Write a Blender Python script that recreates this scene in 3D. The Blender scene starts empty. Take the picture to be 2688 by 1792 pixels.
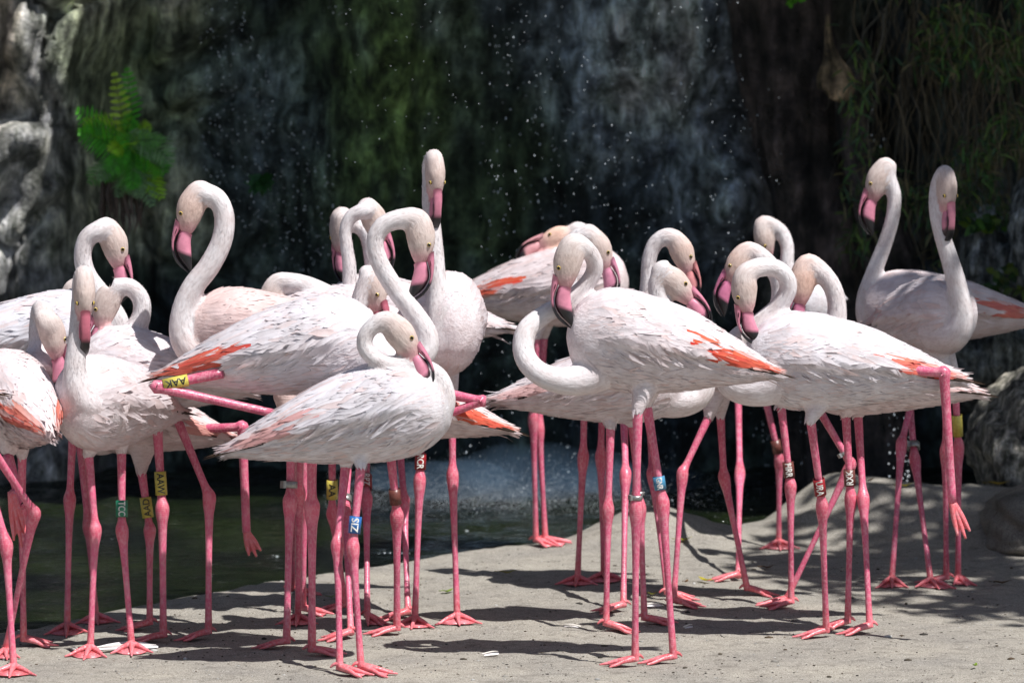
import bpy, bmesh, math, random
import numpy as np
from mathutils import Vector, Matrix, noise, kdtree

random.seed(7); RNG = np.random.default_rng(11)
scene = bpy.context.scene
COL = scene.collection
R = math.radians

# ------------------------------------------------------------------ camera
W0, H0 = 2688.0, 1792.0
FPX = 10500.0
PITCH = math.atan(716.0 / FPX)
CAM = Vector((0, 0, 1.5))
cd = bpy.data.cameras.new('camera'); cam = bpy.data.objects.new('camera', cd); COL.objects.link(cam)
cam.location = CAM; cam.rotation_euler = (math.pi/2 - PITCH, 0, 0)
cd.sensor_width = 36.0; cd.lens = FPX / W0 * 36.0
cd.clip_start = 0.5; cd.clip_end = 500
cd.dof.use_dof = True; cd.dof.focus_distance = 10.25; cd.dof.aperture_fstop = 5.0
scene.camera = cam
# ------------------------------------------------------------------ sky + sun
SUN_EL, SUN_AZ = R(60), R(-45)            # azimuth measured in x/y plane: (cos, sin) -> right and towards camera
sdir = Vector((math.cos(SUN_EL)*math.cos(SUN_AZ), math.cos(SUN_EL)*math.sin(SUN_AZ), math.sin(SUN_EL)))
world = bpy.data.worlds.new('World'); scene.world = world; world.use_nodes = True
wn = world.node_tree; wn.nodes.clear()
sky = wn.nodes.new('ShaderNodeTexSky'); sky.sky_type = 'NISHITA'; sky.sun_disc = False
sky.sun_elevation = SUN_EL; sky.sun_rotation = math.pi/2 - SUN_AZ
bg = wn.nodes.new('ShaderNodeBackground'); bg.inputs['Strength'].default_value = 0.056
wo = wn.nodes.new('ShaderNodeOutputWorld')
wn.links.new(sky.outputs[0], bg.inputs[0]); wn.links.new(bg.outputs[0], wo.inputs[0])
sl = bpy.data.lights.new('sun', 'SUN'); sl.energy = 4.7; sl.angle = R(0.5); sl.color = (1.0, 0.985, 0.965)
so = bpy.data.objects.new('sun', sl); COL.objects.link(so)
so.rotation_euler = sdir.to_track_quat('Z', 'Y').to_euler()
so.location = sdir*20
vs = scene.view_settings
vs.view_transform = 'Standard'; vs.look = 'None'; vs.exposure = 0.40; vs.gamma = 1.0; vs.use_curve_mapping = False

# ------------------------------------------------------------------ helpers
cp, sp = math.cos(PITCH), math.sin(PITCH)
def px(u, v, y):
    """world point seen at native pixel u,v lying at world depth y"""
    a = (u - W0/2)/FPX; b = -(v - H0/2)/FPX
    dx, dy, dz = a, cp + b*sp, -sp + b*cp
    k = y/dy
    return Vector((dx*k, y, CAM.z + dz*k))
def sstep(a, b, x):
    t = min(1, max(0, (x-a)/(b-a))); return t*t*(3-2*t)
def nsstep(a, b, x):
    t = np.clip((x-a)/(b-a), 0, 1); return t*t*(3-2*t)
def tag(o, label=None, cat=None, group=None, kind=None):
    if label: o['label'] = label
    if cat: o['category'] = cat
    if group: o['group'] = group
    if kind: o['kind'] = kind
    return o
def empty(name, loc):
    o = bpy.data.objects.new(name, None); COL.objects.link(o); o.location = loc
    o.empty_display_size = 0.1
    return o
def obj(name, verts, faces, mats, parent=None, loc=None, colors=None, smooth=True, midx=None, normals=None, flow=None):
    """mesh object; verts in world coordinates, stored relative to its parent (or loc)"""
    me = bpy.data.meshes.new(name)
    off = np.array(parent_world(parent) if parent else (loc if loc is not None else (0, 0, 0)), dtype=float)
    V = np.asarray(verts, dtype=float).reshape(-1, 3) - off
    if normals is not None:         # wind every face the way its feather faces
        N_ = np.asarray(normals, dtype=float); Q = np.array(faces, dtype=int)
        gn = np.cross(V[Q[:, 2]]-V[Q[:, 0]], V[Q[:, 3]]-V[Q[:, 1]]); bad = (gn*N_[Q].sum(1)).sum(1) < 0
        Q[bad] = Q[bad][:, ::-1]; faces = Q.tolist()
    me.from_pydata(V.tolist(), [], [tuple(int(i) for i in f) for f in faces])
    for m in (mats if isinstance(mats, (list, tuple)) else [mats]): me.materials.append(m)
    if midx is not None: me.polygons.foreach_set('material_index', np.asarray(midx, dtype=np.int32))
    if colors is not None:
        at = me.color_attributes.new('Col', 'FLOAT_COLOR', 'POINT')
        c = np.ones((len(V), 4)); c[:, :3] = np.asarray(colors).reshape(-1, 3)
        at.data.foreach_set('color', c.ravel())
    if smooth: me.polygons.foreach_set('use_smooth', [True]*len(me.polygons))
    if flow is not None:
        at = me.attributes.new('Flow', 'FLOAT_VECTOR', 'POINT'); at.data.foreach_set('vector', np.asarray(flow, dtype=np.float32).ravel())
    me.update()
    if normals is not None: me.normals_split_custom_set_from_vertices(np.asarray(normals, dtype=float).tolist())
    o = bpy.data.objects.new(name, me); COL.objects.link(o)
    if parent: o.parent = parent
    elif loc is not None: o.location = loc
    return o
def parent_world(p):
    l = Vector(p.location)
    while p.parent: p = p.parent; l += p.location
    return l

def loft(centers, sides, ups, rs, ru, n=12, cap=True):
    """tube through centers with per-ring side/up axes and radii; returns verts, faces"""
    V = []; F = []
    m = len(centers)
    for i in range(m):
        for j in range(n):
            a = 2*math.pi*j/n
            V.append(centers[i] + sides[i]*(math.cos(a)*rs[i]) + ups[i]*(math.sin(a)*ru[i]))
    for i in range(m-1):
        for j in range(n):
            k = (j+1) % n
            F.append((i*n+j, i*n+k, (i+1)*n+k, (i+1)*n+j))
    if cap:
        F.append(tuple(range(n-1, -1, -1))); F.append(tuple((m-1)*n+j for j in range(n)))
    return V, F
def catmull(P, per=6):
    """P: list of tuples of floats -> densified list"""
    P = [np.array(p, dtype=float) for p in P]
    out = []
    for i in range(len(P)-1):
        p0 = P[max(i-1, 0)]; p1 = P[i]; p2 = P[i+1]; p3 = P[min(i+2, len(P)-1)]
        for k in range(per):
            t = k/per
            out.append(0.5*((2*p1) + (-p0+p2)*t + (2*p0-5*p1+4*p2-p3)*t*t + (-p0+3*p1-3*p2+p3)*t**3))
    out.append(P[-1]); return out
def frames(C, first_side, first_at_end=False):
    C = [Vector(c) for c in C]
    n = len(C)
    T = [(C[min(i+1, n-1)] - C[max(i-1, 0)]).normalized() for i in range(n)]
    S = [None]*n
    order = list(range(n))[::-1] if first_at_end else list(range(n))
    s = Vector(first_side)
    for i in order:
        s = s - T[i]*s.dot(T[i])
        if s.length < 1e-6: s = T[i].orthogonal()
        s.normalize(); S[i] = s.copy()
    U = [T[i].cross(S[i]).normalized() for i in range(n)]
    return C, T, S, U
def tube(P, radii, n=8, per=5, first=(0, 1, 0.01)):
    D = catmull([tuple(p)+(r,) for p, r in zip(P, radii)], per) if per > 1 else [np.array(tuple(p)+(r,)) for p, r in zip(P, radii)]
    C, T, S, U = frames([d[:3] for d in D], first)
    r = [max(1e-4, d[3]) for d in D]
    return loft(C, S, U, r, r, n)
class MB:
    def __init__(s): s.V = []; s.F = []; s.C = []; s.M = []; s.N = []; s.n = 0
    def add(s, V, F, col=None, mi=0, nrm=None):
        if nrm is not None: s.N += [tuple(q) for q in nrm]
        V = [tuple(v) for v in V]
        o = s.n; s.V += V; s.F += [tuple(i+o for i in f) for f in F]; s.M += [mi]*len(F)
        if col is None: col = (1, 1, 1)
        if np.ndim(col) == 1: s.C += [tuple(col)]*len(V)
        else: s.C += [tuple(c) for c in col]
        s.n += len(V)
    def build(s, name, mats, parent=None, loc=None, smooth=True, flow=None):
        return obj(name, s.V, s.F, mats, parent, loc, s.C, smooth, s.M, s.N if len(s.N) == s.n else None, flow)

# ------------------------------------------------------------------ materials
def newmat(name):
    m = bpy.data.materials.new(name); m.use_nodes = True
    nt = m.node_tree; b = nt.nodes['Principled BSDF']
    return m, nt, b
def nn(nt, t, **kw):
    n = nt.nodes.new(t)
    for k, v in kw.items():
        if k in n.inputs: n.inputs[k].default_value = v
        else: setattr(n, k, v)
    return n
def coords(nt, scale=(1, 1, 1), kind='Object'):
    tc = nn(nt, 'ShaderNodeTexCoord'); mp = nn(nt, 'ShaderNodeMapping')
    mp.inputs['Scale'].default_value = scale
    nt.links.new(tc.outputs[kind], mp.inputs[0]); return mp.outputs[0]
def noise_node(nt, vec, scale, detail=4, rough=0.55):
    n = nn(nt, 'ShaderNodeTexNoise'); n.inputs['Scale'].default_value = scale
    n.inputs['Detail'].default_value = detail; n.inputs['Roughness'].default_value = rough
    nt.links.new(vec, n.inputs['Vector']); return n.outputs['Fac']
def ramp(nt, fac, stops):
    r = nn(nt, 'ShaderNodeValToRGB')
    while len(r.color_ramp.elements) < len(stops): r.color_ramp.elements.new(0.5)
    for e, (p, c) in zip(r.color_ramp.elements, stops):
        e.position = p; e.color = (c[0], c[1], c[2], 1) if len(c) == 3 else c
    nt.links.new(fac, r.inputs[0]); return r.outputs[0]
def mix(nt, a, b, fac, mode='MIX'):
    m = nn(nt, 'ShaderNodeMix', data_type='RGBA', blend_type=mode)
    for s, v in ((6, a), (7, b)):
        if isinstance(v, tuple): m.inputs[s].default_value = v if len(v) == 4 else v+(1,)
        else: nt.links.new(v, m.inputs[s])
    if isinstance(fac, (int, float)): m.inputs[0].default_value = fac
    else: nt.links.new(fac, m.inputs[0])
    return m.outputs[2]
def bump(nt, b, h, strength, dist):
    bp = nn(nt, 'ShaderNodeBump'); bp.inputs['Strength'].default_value = strength; bp.inputs['Distance'].default_value = dist
    nt.links.new(h, bp.inputs['Height']); nt.links.new(bp.outputs[0], b.inputs['Normal']); return bp
def attr(nt, name='Col'):
    a = nn(nt, 'ShaderNodeAttribute'); a.attribute_name = name; return a.outputs['Color']

# feathers: colour per feather from the mesh, fine barb streaks
M_FEATHER, nt, b = newmat('feather')
v = coords(nt); n1 = noise_node(nt, v, 260, 3); n2 = noise_node(nt, v, 28, 3)
c = mix(nt, attr(nt), ramp(nt, n2, [(0.3, (0.98, 0.93, 0.92)), (0.65, (1.16, 1.16, 1.17))]), 1.0, 'MULTIPLY')
nt.links.new(c, b.inputs['Base Color']); b.inputs['Roughness'].default_value = 0.62
b.inputs['Specular IOR Level'].default_value = 0.2
bump(nt, b, n1, 0.3, 0.0015)
tr = nn(nt, 'ShaderNodeBsdfTranslucent'); nt.links.new(c, tr.inputs[0]); mx = nn(nt, 'ShaderNodeMixShader'); mx.inputs[0].default_value = 0.22
nt.links.new(b.outputs[0], mx.inputs[1]); nt.links.new(tr.outputs[0], mx.inputs[2]); nt.links.new(mx.outputs[0], nt.nodes['Material Output'].inputs[0])
# short downy feathers of neck and head
M_DOWN, nt, b = newmat('down')
v = coords(nt); n1 = noise_node(nt, v, 260, 3, 0.6); n2 = noise_node(nt, v, 22, 3)
fa = nn(nt, 'ShaderNodeAttribute'); fa.attribute_name = 'Flow'; fl = fa.outputs['Vector']
n5 = noise_node(nt, fl, 150, 3, 0.6); n4 = noise_node(nt, fl, 60, 2, 0.5)
c = mix(nt, attr(nt), ramp(nt, n2, [(0.3, (0.86, 0.79, 0.77)), (0.65, (1.02, 1.02, 1.02))]), 0.8, 'MULTIPLY')
c = mix(nt, c, ramp(nt, n5, [(0.36, (0.86, 0.83, 0.82)), (0.52, (1, 1, 1)), (0.68, (1.06, 1.06, 1.06))]), 0.9, 'MULTIPLY')
nt.links.new(c, b.inputs['Base Color']); b.inputs['Roughness'].default_value = 0.8
b.inputs['Specular IOR Level'].default_value = 0.15
bump(nt, b, mix(nt, n5, n4, 0.2), 0.45, 0.005)
# scaly leg skin
M_LEG, nt, b = newmat('leg_skin')
v = coords(nt); vs_ = coords(nt, (1, 1, 1))
wv = nn(nt, 'ShaderNodeTexWave', wave_type='BANDS', bands_direction='Z'); wv.inputs['Scale'].default_value = 60; wv.inputs['Distortion'].default_value = 3.5; wv.inputs['Detail'].default_value = 2
wv.inputs['Detail Scale'].default_value = 4
nt.links.new(v, wv.inputs['Vector'])
n2 = noise_node(nt, v, 40, 4); n3 = noise_node(nt, v, 9, 3)
c = mix(nt, attr(nt), ramp(nt, n3, [(0.32, (0.62, 0.52, 0.55)), (0.5, (0.95, 0.95, 0.95)), (0.68, (1.2, 1.25, 1.25))]), 0.8, 'MULTIPLY')
vo = nn(nt, 'ShaderNodeTexVoronoi'); vo.inputs['Scale'].default_value = 190; nt.links.new(coords(nt, (1, 1, .6)), vo.inputs['Vector'])
c = mix(nt, c, (0.78, 0.36, 0.42), ramp(nt, n2, [(0.48, (0, 0, 0)), (0.78, (0.45, 0.45, 0.45))]))
c = mix(nt, c, (0.80, 0.50, 0.52), ramp(nt, vo.outputs['Distance'], [(0.40, (0, 0, 0)), (0.85, (0.30, 0.30, 0.30))]))
nt.links.new(c, b.inputs['Base Color']); b.inputs['Roughness'].default_value = 0.33
b.inputs['Subsurface Weight'].default_value = 0.0
bump(nt, b, mix(nt, wv.outputs['Fac'], vo.outputs['Distance'], .6), 0.35, 0.0015)
# bill
M_BILL, nt, b = newmat('bill_horn')
v = coords(nt); n2 = noise_node(nt, v, 60, 3)
c = mix(nt, attr(nt), ramp(nt, n2, [(0.3, (0.8, 0.75, 0.78)), (0.7, (1.05, 1.05, 1.05))]), 0.8, 'MULTIPLY')
nt.links.new(c, b.inputs['Base Color']); b.inputs['Roughness'].default_value = 0.38
bump(nt, b, n2, 0.15, 0.002)
def plain(name, col, rough=0.5, metal=0.0, nscale=40, namt=0.25):
    m, nt, b = newmat(name)
    n = noise_node(nt, coords(nt), nscale, 4)
    k = 1-namt
    c = mix(nt, tuple(col), ramp(nt, n, [(0.25, (k, k, k)), (0.75, (1+namt*0.3,)*3)]), 1.0, 'MULTIPLY')
    nt.links.new(c, b.inputs['Base Color']); b.inputs['Roughness'].default_value = rough; b.inputs['Metallic'].default_value = metal
    bump(nt, b, n, 0.15, 0.003)
    return m
M_IRIS = plain('iris', (0.50, 0.36, 0.10), 0.15, 0, 400, 0.2)
M_PUPIL = plain('pupil', (0.006, 0.005, 0.005), 0.08, 0, 200, 0.1)
BANDM = {k: plain('band_'+k, c, 0.35, 0, 120, 0.35) for k, c in dict(yellow=(0.62, 0.52, 0.10), green=(0.01, 0.22, 0.12), blue=(0.02, 0.14, 0.42), pale_blue=(0.06, 0.25, 0.42), red=(0.30, 0.015, 0.02), brown=(0.16, 0.05, 0.04)).items()}
BANDM['steel'] = plain('band_steel', (0.38, 0.38, 0.37), 0.4, 0.7, 120, 0.3)
INKW = plain('ink_white', (0.78, 0.76, 0.72), 0.5); INKB = plain('ink_black', (0.03, 0.03, 0.02), 0.5)

# sand
M_SAND, nt, b = newmat('sand')
v = coords(nt); n1 = noise_node(nt, v, 300, 3, 0.75); n2 = noise_node(nt, v, 3.2, 5); n3 = noise_node(nt, v, 75, 4, 0.7)
c = ramp(nt, n1, [(0.32, (0.075, 0.070, 0.062)), (0.44, (0.28, 0.268, 0.245)), (0.57, (0.375, 0.36, 0.333)), (0.70, (0.62, 0.61, 0.58))])
c = mix(nt, c, ramp(nt, n2, [(0.3, (0.80, 0.79, 0.79)), (0.7, (1.08, 1.05, 1.0))]), 1.0, 'MULTIPLY')
c = mix(nt, c, ramp(nt, n3, [(0.30, (0.66, 0.64, 0.62)), (0.48, (1, 1, 1))]), 0.9, 'MULTIPLY')
n7 = noise_node(nt, coords(nt, (1, 1.6, 1)), 14, 5, 0.65)
c = mix(nt, c, ramp(nt, n7, [(0.36, (0.70, 0.69, 0.68)), (0.47, (1, 1, 1)), (0.66, (1.06, 1.06, 1.05))]), 0.85, 'MULTIPLY')
c = mix(nt, c, attr(nt), 1.0, 'MULTIPLY')
nt.links.new(c, b.inputs['Base Color']); b.inputs['Roughness'].default_value = 0.9
b.inputs['Specular IOR Level'].default_value = 0.15
h = mix(nt, n1, n3, 0.6)
bump(nt, b, h, 0.7, 0.006)
# water
M_WATER, nt, b = newmat('pond_water')
v = coords(nt, (1, 2.4, 1)); n1 = noise_node(nt, v, 9, 3, 0.55); n2 = noise_node(nt, v, 34, 2)
b.inputs['Base Color'].default_value = (0.012, 0.016, 0.010, 1); b.inputs['Roughness'].default_value = 0.06
b.inputs['IOR'].default_value = 1.33
c = ramp(nt, noise_node(nt, coords(nt), 1.4, 3), [(0.35, (0.0015, 0.003, 0.0025)), (0.65, (0.012, 0.019, 0.005))])  # greener patches put moss reflections into the base colour
nt.links.new(c, b.inputs['Base Color'])
h = mix(nt, n1, n2, 0.35); bump(nt, b, h, 1.0, 0.14)
# rock: base colour from the mesh (mineral / moss zones), broken up by noise
def rockmat(name, rough=0.6, spec=0.4, sc=1.0):
    m, nt, b = newmat(name)
    v = coords(nt); vv = coords(nt, (1, 1, 0.35))
    n1 = noise_node(nt, v, 9*sc, 8, 0.65); n2 = noise_node(nt, vv, 22*sc, 6, 0.7); n3 = noise_node(nt, v, 70*sc, 4, 0.7)
    c = mix(nt, attr(nt), ramp(nt, n1, [(0.36, (0.20, 0.20, 0.21)), (0.49, (0.80, 0.81, 0.81)), (0.63, (1.7, 1.67, 1.6))]), 1.0, 'MULTIPLY')
    c = mix(nt, c, ramp(nt, n2, [(0.36, (0.22, 0.25, 0.20)), (0.5, (1, 1, 1)), (0.64, (1.7, 1.7, 1.8))]), 0.9, 'MULTIPLY')
    n6 = noise_node(nt, coords(nt, (1, 1, .10)), 14*sc, 4, 0.6)
    c = mix(nt, c, ramp(nt, n6, [(0.38, (0.35, 0.36, 0.34)), (0.5, (1, 1, 1)), (0.64, (1.5, 1.5, 1.55))]), 0.75, 'MULTIPLY')
    nt.links.new(c, b.inputs['Base Color'])
    nt.links.new(ramp(nt, n2, [(0.3, (rough-0.2,)*3), (0.7, (rough+0.25,)*3)]), b.inputs['Roughness'])
    b.inputs['Specular IOR Level'].default_value = spec
    h = mix(nt, n1, n3, 0.45); bump(nt, b, h, 0.9, 0.05)
    return m
M_ROCK = rockmat('wet_rock', 0.42, 0.5); M_BOULDER = rockmat('boulder_rock', 0.75, 0.25, 2.0)
def colmat(name, rough=0.5, spec=0.3, trans=0.0):
    m, nt, b = newmat(name)
    n = noise_node(nt, coords(nt), 50, 4)
    c = mix(nt, attr(nt), ramp(nt, n, [(0.3, (0.7, 0.7, 0.7)), (0.7, (1.15, 1.15, 1.15))]), 1.0, 'MULTIPLY')
    nt.links.new(c, b.inputs['Base Color']); b.inputs['Roughness'].default_value = rough
    b.inputs['Specular IOR Level'].default_value = spec
    if trans:
        tr = nn(nt, 'ShaderNodeBsdfTranslucent'); nt.links.new(c, tr.inputs[0])
        mx = nn(nt, 'ShaderNodeMixShader'); mx.inputs[0].default_value = trans
        nt.links.new(b.outputs[0], mx.inputs[1]); nt.links.new(tr.outputs[0], mx.inputs[2])
        nt.links.new(mx.outputs[0], nt.nodes['Material Output'].inputs[0])
    return m
M_LEAF = colmat('leaf', 0.45, 0.35, 0.3); M_WOOD = colmat('bark', 0.85, 0.15)
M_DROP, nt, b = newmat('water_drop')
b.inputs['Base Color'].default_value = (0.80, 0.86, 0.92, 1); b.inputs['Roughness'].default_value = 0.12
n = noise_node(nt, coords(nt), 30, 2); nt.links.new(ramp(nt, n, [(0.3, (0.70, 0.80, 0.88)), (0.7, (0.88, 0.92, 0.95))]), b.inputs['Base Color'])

# ------------------------------------------------------------------ ground
EDGE = [(-400, 1700), (45, 1646), (178, 1623), (446, 1567), (700, 1518), (957, 1487), (1130, 1452), (1300, 1428), (1500, 1412), (1700, 1400), (2000, 1395), (2150, 1372), (2500, 1330), (3000, 1290)]
EX = []
for u, v in EDGE:
    y = 1.5*FPX/(v-180.0)
    EX.append((px(u, v, y).x, y))
EX.sort()
EXx = np.array([e[0] for e in EX]); EXy = np.array([e[1] for e in EX])
WATER_Z = -0.035
def ground_z(x, y):
    e = float(np.interp(x, EXx, EXy))
    n = noise.noise(Vector((x*1.1, y*0.9, 3.1)))*0.010 + noise.noise(Vector((x*4, y*4, 8)))*0.004 + noise.noise(Vector((x*13, y*13, 1)))*0.006
    if 9 < y < 14: n += noise.noise(Vector((x*33, y*33, 2)))*0.0034
    d = y - e + 0.04*noise.noise(Vector((x*3, 0, 5)))
    z = n*(1-0.6*sstep(-0.1, 0.2, d)) - 0.045*sstep(-0.12, 0.10, d) - 0.4*sstep(0.05, 1.3, d)
    for mx_, my_, sx_, sy_, mh in ((.46, 12.70, .21, .22, .11), (1.08, 13.0, .24, .26, .15), (1.42, 12.75, .36, .30, .12)):
        z += mh*math.exp(-((x-mx_)/sx_)**2 - ((y-my_)/sy_)**2)*(1+.25*noise.noise(Vector((x*7, y*7, 2))))
    # right-hand side rises gently into the rocks
    z += 0.16*sstep(1.0, 2.2, x)*sstep(11.6, 13.2, y)
    return z
def foot_point(u, v):
    y = 1.5*FPX/(v-180.0)
    for _ in range(6):
        p = px(u, v, y); g = ground_z(p.x, y)
        y = (1.5-g)*FPX/(v-180.0)
        # exact: solve px(u,v,y).z == g
        p = px(u, v, y); y *= (1.5-g)/(1.5-p.z)
    p = px(u, v, y); p.z = ground_z(p.x, y)
    return p
xs = list(np.arange(-2.0, 2.001, 0.022)); xs = [-60, -30, -15, -8, -5, -4, -3.4, -3, -2.75, -2.5, -2.3, -2.15] + xs + [2.15, 2.3, 2.5, 2.75, 3, 3.4, 4, 5, 8, 15, 30, 60]
ys = [-20, -5, 2, 5, 7, 8.5, 9.2] + list(np.arange(9.5, 13.6, 0.026)) + [13.8, 14.2, 15, 16, 18, 25, 40, 80]
V = []; C = []
for y in ys:
    for x in xs:
        V.append((x, y, ground_z(x, y)))
        e = float(np.interp(x, EXx, EXy))
        wet = sstep(-0.16, 0.02, y-e + 0.06*noise.noise(Vector((x*5, y*5, 0))))
        k = 1 - 0.45*wet
        C.append((k, k*0.98, k*0.95))
nx = len(xs)
F = [(j*nx+i, j*nx+i+1, (j+1)*nx+i+1, (j+1)*nx+i) for j in range(len(ys)-1) for i in range(nx-1)]
g = obj('sand_bank', V, F, M_SAND, colors=C); tag(g, kind='structure')
# water surface with small ripples
xs2 = [-60, -20, -8, -4] + list(np.arange(-2.4, 2.41, 0.03)) + [4, 8, 20, 60]
ys2 = [10.2] + list(np.arange(10.4, 15.6, 0.035)) + [17, 20]
V = []
for y in ys2:
    for x in xs2:
        a = 0.5 + sstep(12.2, 14.2, y)
        V.append((x, y, WATER_Z + a*(0.013*noise.noise(Vector((x*3.5, y*7, 0))) + 0.007*noise.noise(Vector((x*9, y*17, 4))))))
nx = len(xs2)
F = [(j*nx+i, j*nx+i+1, (j+1)*nx+i+1, (j+1)*nx+i) for j in range(len(ys2)-1) for i in range(nx-1)]
w = obj('pond', V, F, M_WATER); tag(w, kind='structure')

# ------------------------------------------------------------------ cliff; overhanging lip added out of view to keep the wall in shade
def gauss(u, v, cu, cv, su, sv): return math.exp(-((u-cu)/su)**2 - ((v-cv)/sv)**2)
prof = [(15.3, -0.8), (15.25, 0.3), (15.2, 1.2), (15.1, 1.9), (14.7, 2.35), (13.7, 2.65), (13.05, 2.9), (12.9, 3.25), (13.2, 3.8), (14.5, 4.6), (18, 5.0), (40, 5.5)]
cum = [0]
for a, b_ in zip(prof, prof[1:]): cum.append(cum[-1] + math.dist(a, b_))
svals = list(np.arange(0, 2.75, 0.024)) + list(np.arange(2.75, cum[7]+0.9, 0.09)) + [cum[9], cum[10], cum[11]]
xsc = [-30, -18, -11, -8, -6] + list(np.arange(-4.8, -2.61, 0.06)) + list(np.arange(-2.6, 2.61, 0.026)) + list(np.arange(2.66, 4.8, 0.06)) + [6, 8, 11, 18, 30]
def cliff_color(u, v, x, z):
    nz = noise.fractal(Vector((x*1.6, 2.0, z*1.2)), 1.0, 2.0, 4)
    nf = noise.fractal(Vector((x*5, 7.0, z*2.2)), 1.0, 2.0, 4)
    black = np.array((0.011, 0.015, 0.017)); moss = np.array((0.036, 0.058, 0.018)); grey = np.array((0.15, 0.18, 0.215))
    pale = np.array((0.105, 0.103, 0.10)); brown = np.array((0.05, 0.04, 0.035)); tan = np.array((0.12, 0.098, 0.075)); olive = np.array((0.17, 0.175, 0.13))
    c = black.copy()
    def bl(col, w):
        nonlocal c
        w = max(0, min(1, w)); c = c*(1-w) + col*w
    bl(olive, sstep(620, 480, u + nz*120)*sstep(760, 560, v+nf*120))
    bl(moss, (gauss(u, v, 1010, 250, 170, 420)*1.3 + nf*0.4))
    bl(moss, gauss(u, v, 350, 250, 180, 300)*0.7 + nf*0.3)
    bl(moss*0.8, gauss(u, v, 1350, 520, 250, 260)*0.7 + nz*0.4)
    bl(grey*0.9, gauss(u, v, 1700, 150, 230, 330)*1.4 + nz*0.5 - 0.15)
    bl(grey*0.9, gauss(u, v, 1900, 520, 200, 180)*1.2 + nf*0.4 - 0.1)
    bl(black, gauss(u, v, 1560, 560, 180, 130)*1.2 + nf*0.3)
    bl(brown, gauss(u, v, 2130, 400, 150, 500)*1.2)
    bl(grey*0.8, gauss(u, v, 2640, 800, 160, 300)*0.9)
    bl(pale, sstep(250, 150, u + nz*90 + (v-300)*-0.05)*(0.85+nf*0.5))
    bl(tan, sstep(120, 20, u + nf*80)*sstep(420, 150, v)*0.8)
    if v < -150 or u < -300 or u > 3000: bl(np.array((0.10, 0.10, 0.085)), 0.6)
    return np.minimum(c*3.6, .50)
V = []; C = []
for s in svals:
    k = int(np.searchsorted(cum, s, side='right'))-1; k = min(max(k, 0), len(prof)-2)
    t = (s-cum[k])/(cum[k+1]-cum[k])
    y0 = prof[k][0]*(1-t) + prof[k+1][0]*t; z0 = prof[k][1]*(1-t) + prof[k+1][1]*t
    for x in xsc:
        f = 1.0
        y = y0
        if y0 < 15.1 and s < cum[9]:      # lip fades out to the left, where daylight reaches the pillar
            f = 0.02 + 0.98*sstep(-1.25, -0.35, x)
            y = 15.1 + (y0-15.1)*f
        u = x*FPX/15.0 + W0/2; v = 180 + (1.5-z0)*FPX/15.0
        d = 0.10*noise.fractal(Vector((x*1.2, 1.0, z0*0.7)), 1.0, 2.0, 5)
        d += 0.075*noise.fractal(Vector((x*4.5, 9.0, z0*2.0)), 0.8, 2.1, 5) + 0.035*(noise.turbulence(Vector((x*9, 3.0, z0*6)), 4, True)-.8)
        cr = noise.voronoi(Vector((x*3.2 + 0.3*noise.noise(Vector((x*3, z0*3, 0))), 4.0, z0*2.4)))[0]
        d -= 0.13*sstep(0.16, 0.0, cr[1]-cr[0])*(0.25+0.75*sstep(760, 420, u))          # cracked blocks, left
        d += 0.55*sstep(330, 120, u + 40*noise.noise(Vector((0, z0*2, 3))))   # pillar on the left
        d += 0.28*gauss(u, v, 1010, 200, 130, 900)                            # mossy rib
        d -= 0.20*gauss(u, v, 700, 300, 150, 900)                             # wet recess
        d += 0.30*gauss(u, v, 1720, 100, 240, 300) + 0.22*gauss(u, v, 1900, 560, 170, 130)
        d -= 0.45*gauss(u, v, 2330, 450, 120, 500)
        d += 0.5*sstep(2500, 2800, u)
        V.append((x, y - d*1.0, z0 + 0.04*noise.noise(Vector((x*2, z0*3, 11)))))
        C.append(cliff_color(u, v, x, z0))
nx = len(xsc)
F = [(j*nx+i, j*nx+i+1, (j+1)*nx+i+1, (j+1)*nx+i) for j in range(len(svals)-1) for i in range(nx-1)]
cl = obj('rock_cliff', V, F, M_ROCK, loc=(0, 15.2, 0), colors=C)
tag(cl, 'dark wet mossy rock cliff rising behind the pond and the birds', 'cliff')

def boulder(name, u, v, y, su, sz, sy, col, label, seed, amp=0.22, mat=None, zbase=None, sub=5, group=None):
    c = px(u, v, y); k = y/FPX
    bm = bmesh.new(); bmesh.ops.create_icosphere(bm, subdivisions=sub, radius=1.0)
    V = []; C = []
    for w in bm.verts:
        p = w.co.copy(); q = p + Vector((seed*3.7, seed*1.3, 0))
        n = 1 + amp*noise.fractal(q*1.3, 1.0, 2.0, 5) + amp*0.35*noise.fractal(q*4, 1.0, 2.0, 4)
        p *= n
        V.append((c.x + p.x*su*k, c.y + p.y*sy, c.z + p.z*sz*k))
        kk = 0.85 + 0.4*noise.noise(q*2.5)
        C.append((col[0]*kk, col[1]*kk, col[2]*kk))
    F = [tuple(w.index for w in f.verts) for f in bm.faces]; bm.free()
    o = obj(name, V, F, mat or M_BOULDER, loc=(c.x, c.y, 0), colors=C)
    return tag(o, label, 'rock', group)
SANDY = (0.34, 0.32, 0.28); GREY = (0.22, 0.225, 0.225); DARK = (0.09, 0.095, 0.09)
boulder('boulder', 2690, 1190, 13.3, 150, 210, 0.4, (0.42, 0.39, 0.33), 'big mottled grey boulder at the right edge of the picture', 4, 0.2)
boulder('boulder', 2760, 1380, 12.4, 190, 110, 0.4, (.85, .83, .8), 'smooth grey boulder low in the right-hand corner of the bank', 5, 0.15, M_SAND)
boulder('boulder', 2600, 720, 14.2, 75, 165, 0.22, (0.34, 0.36, 0.36), 'upright pointed grey rock beside the rightmost neck', 6, 0.25)
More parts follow.
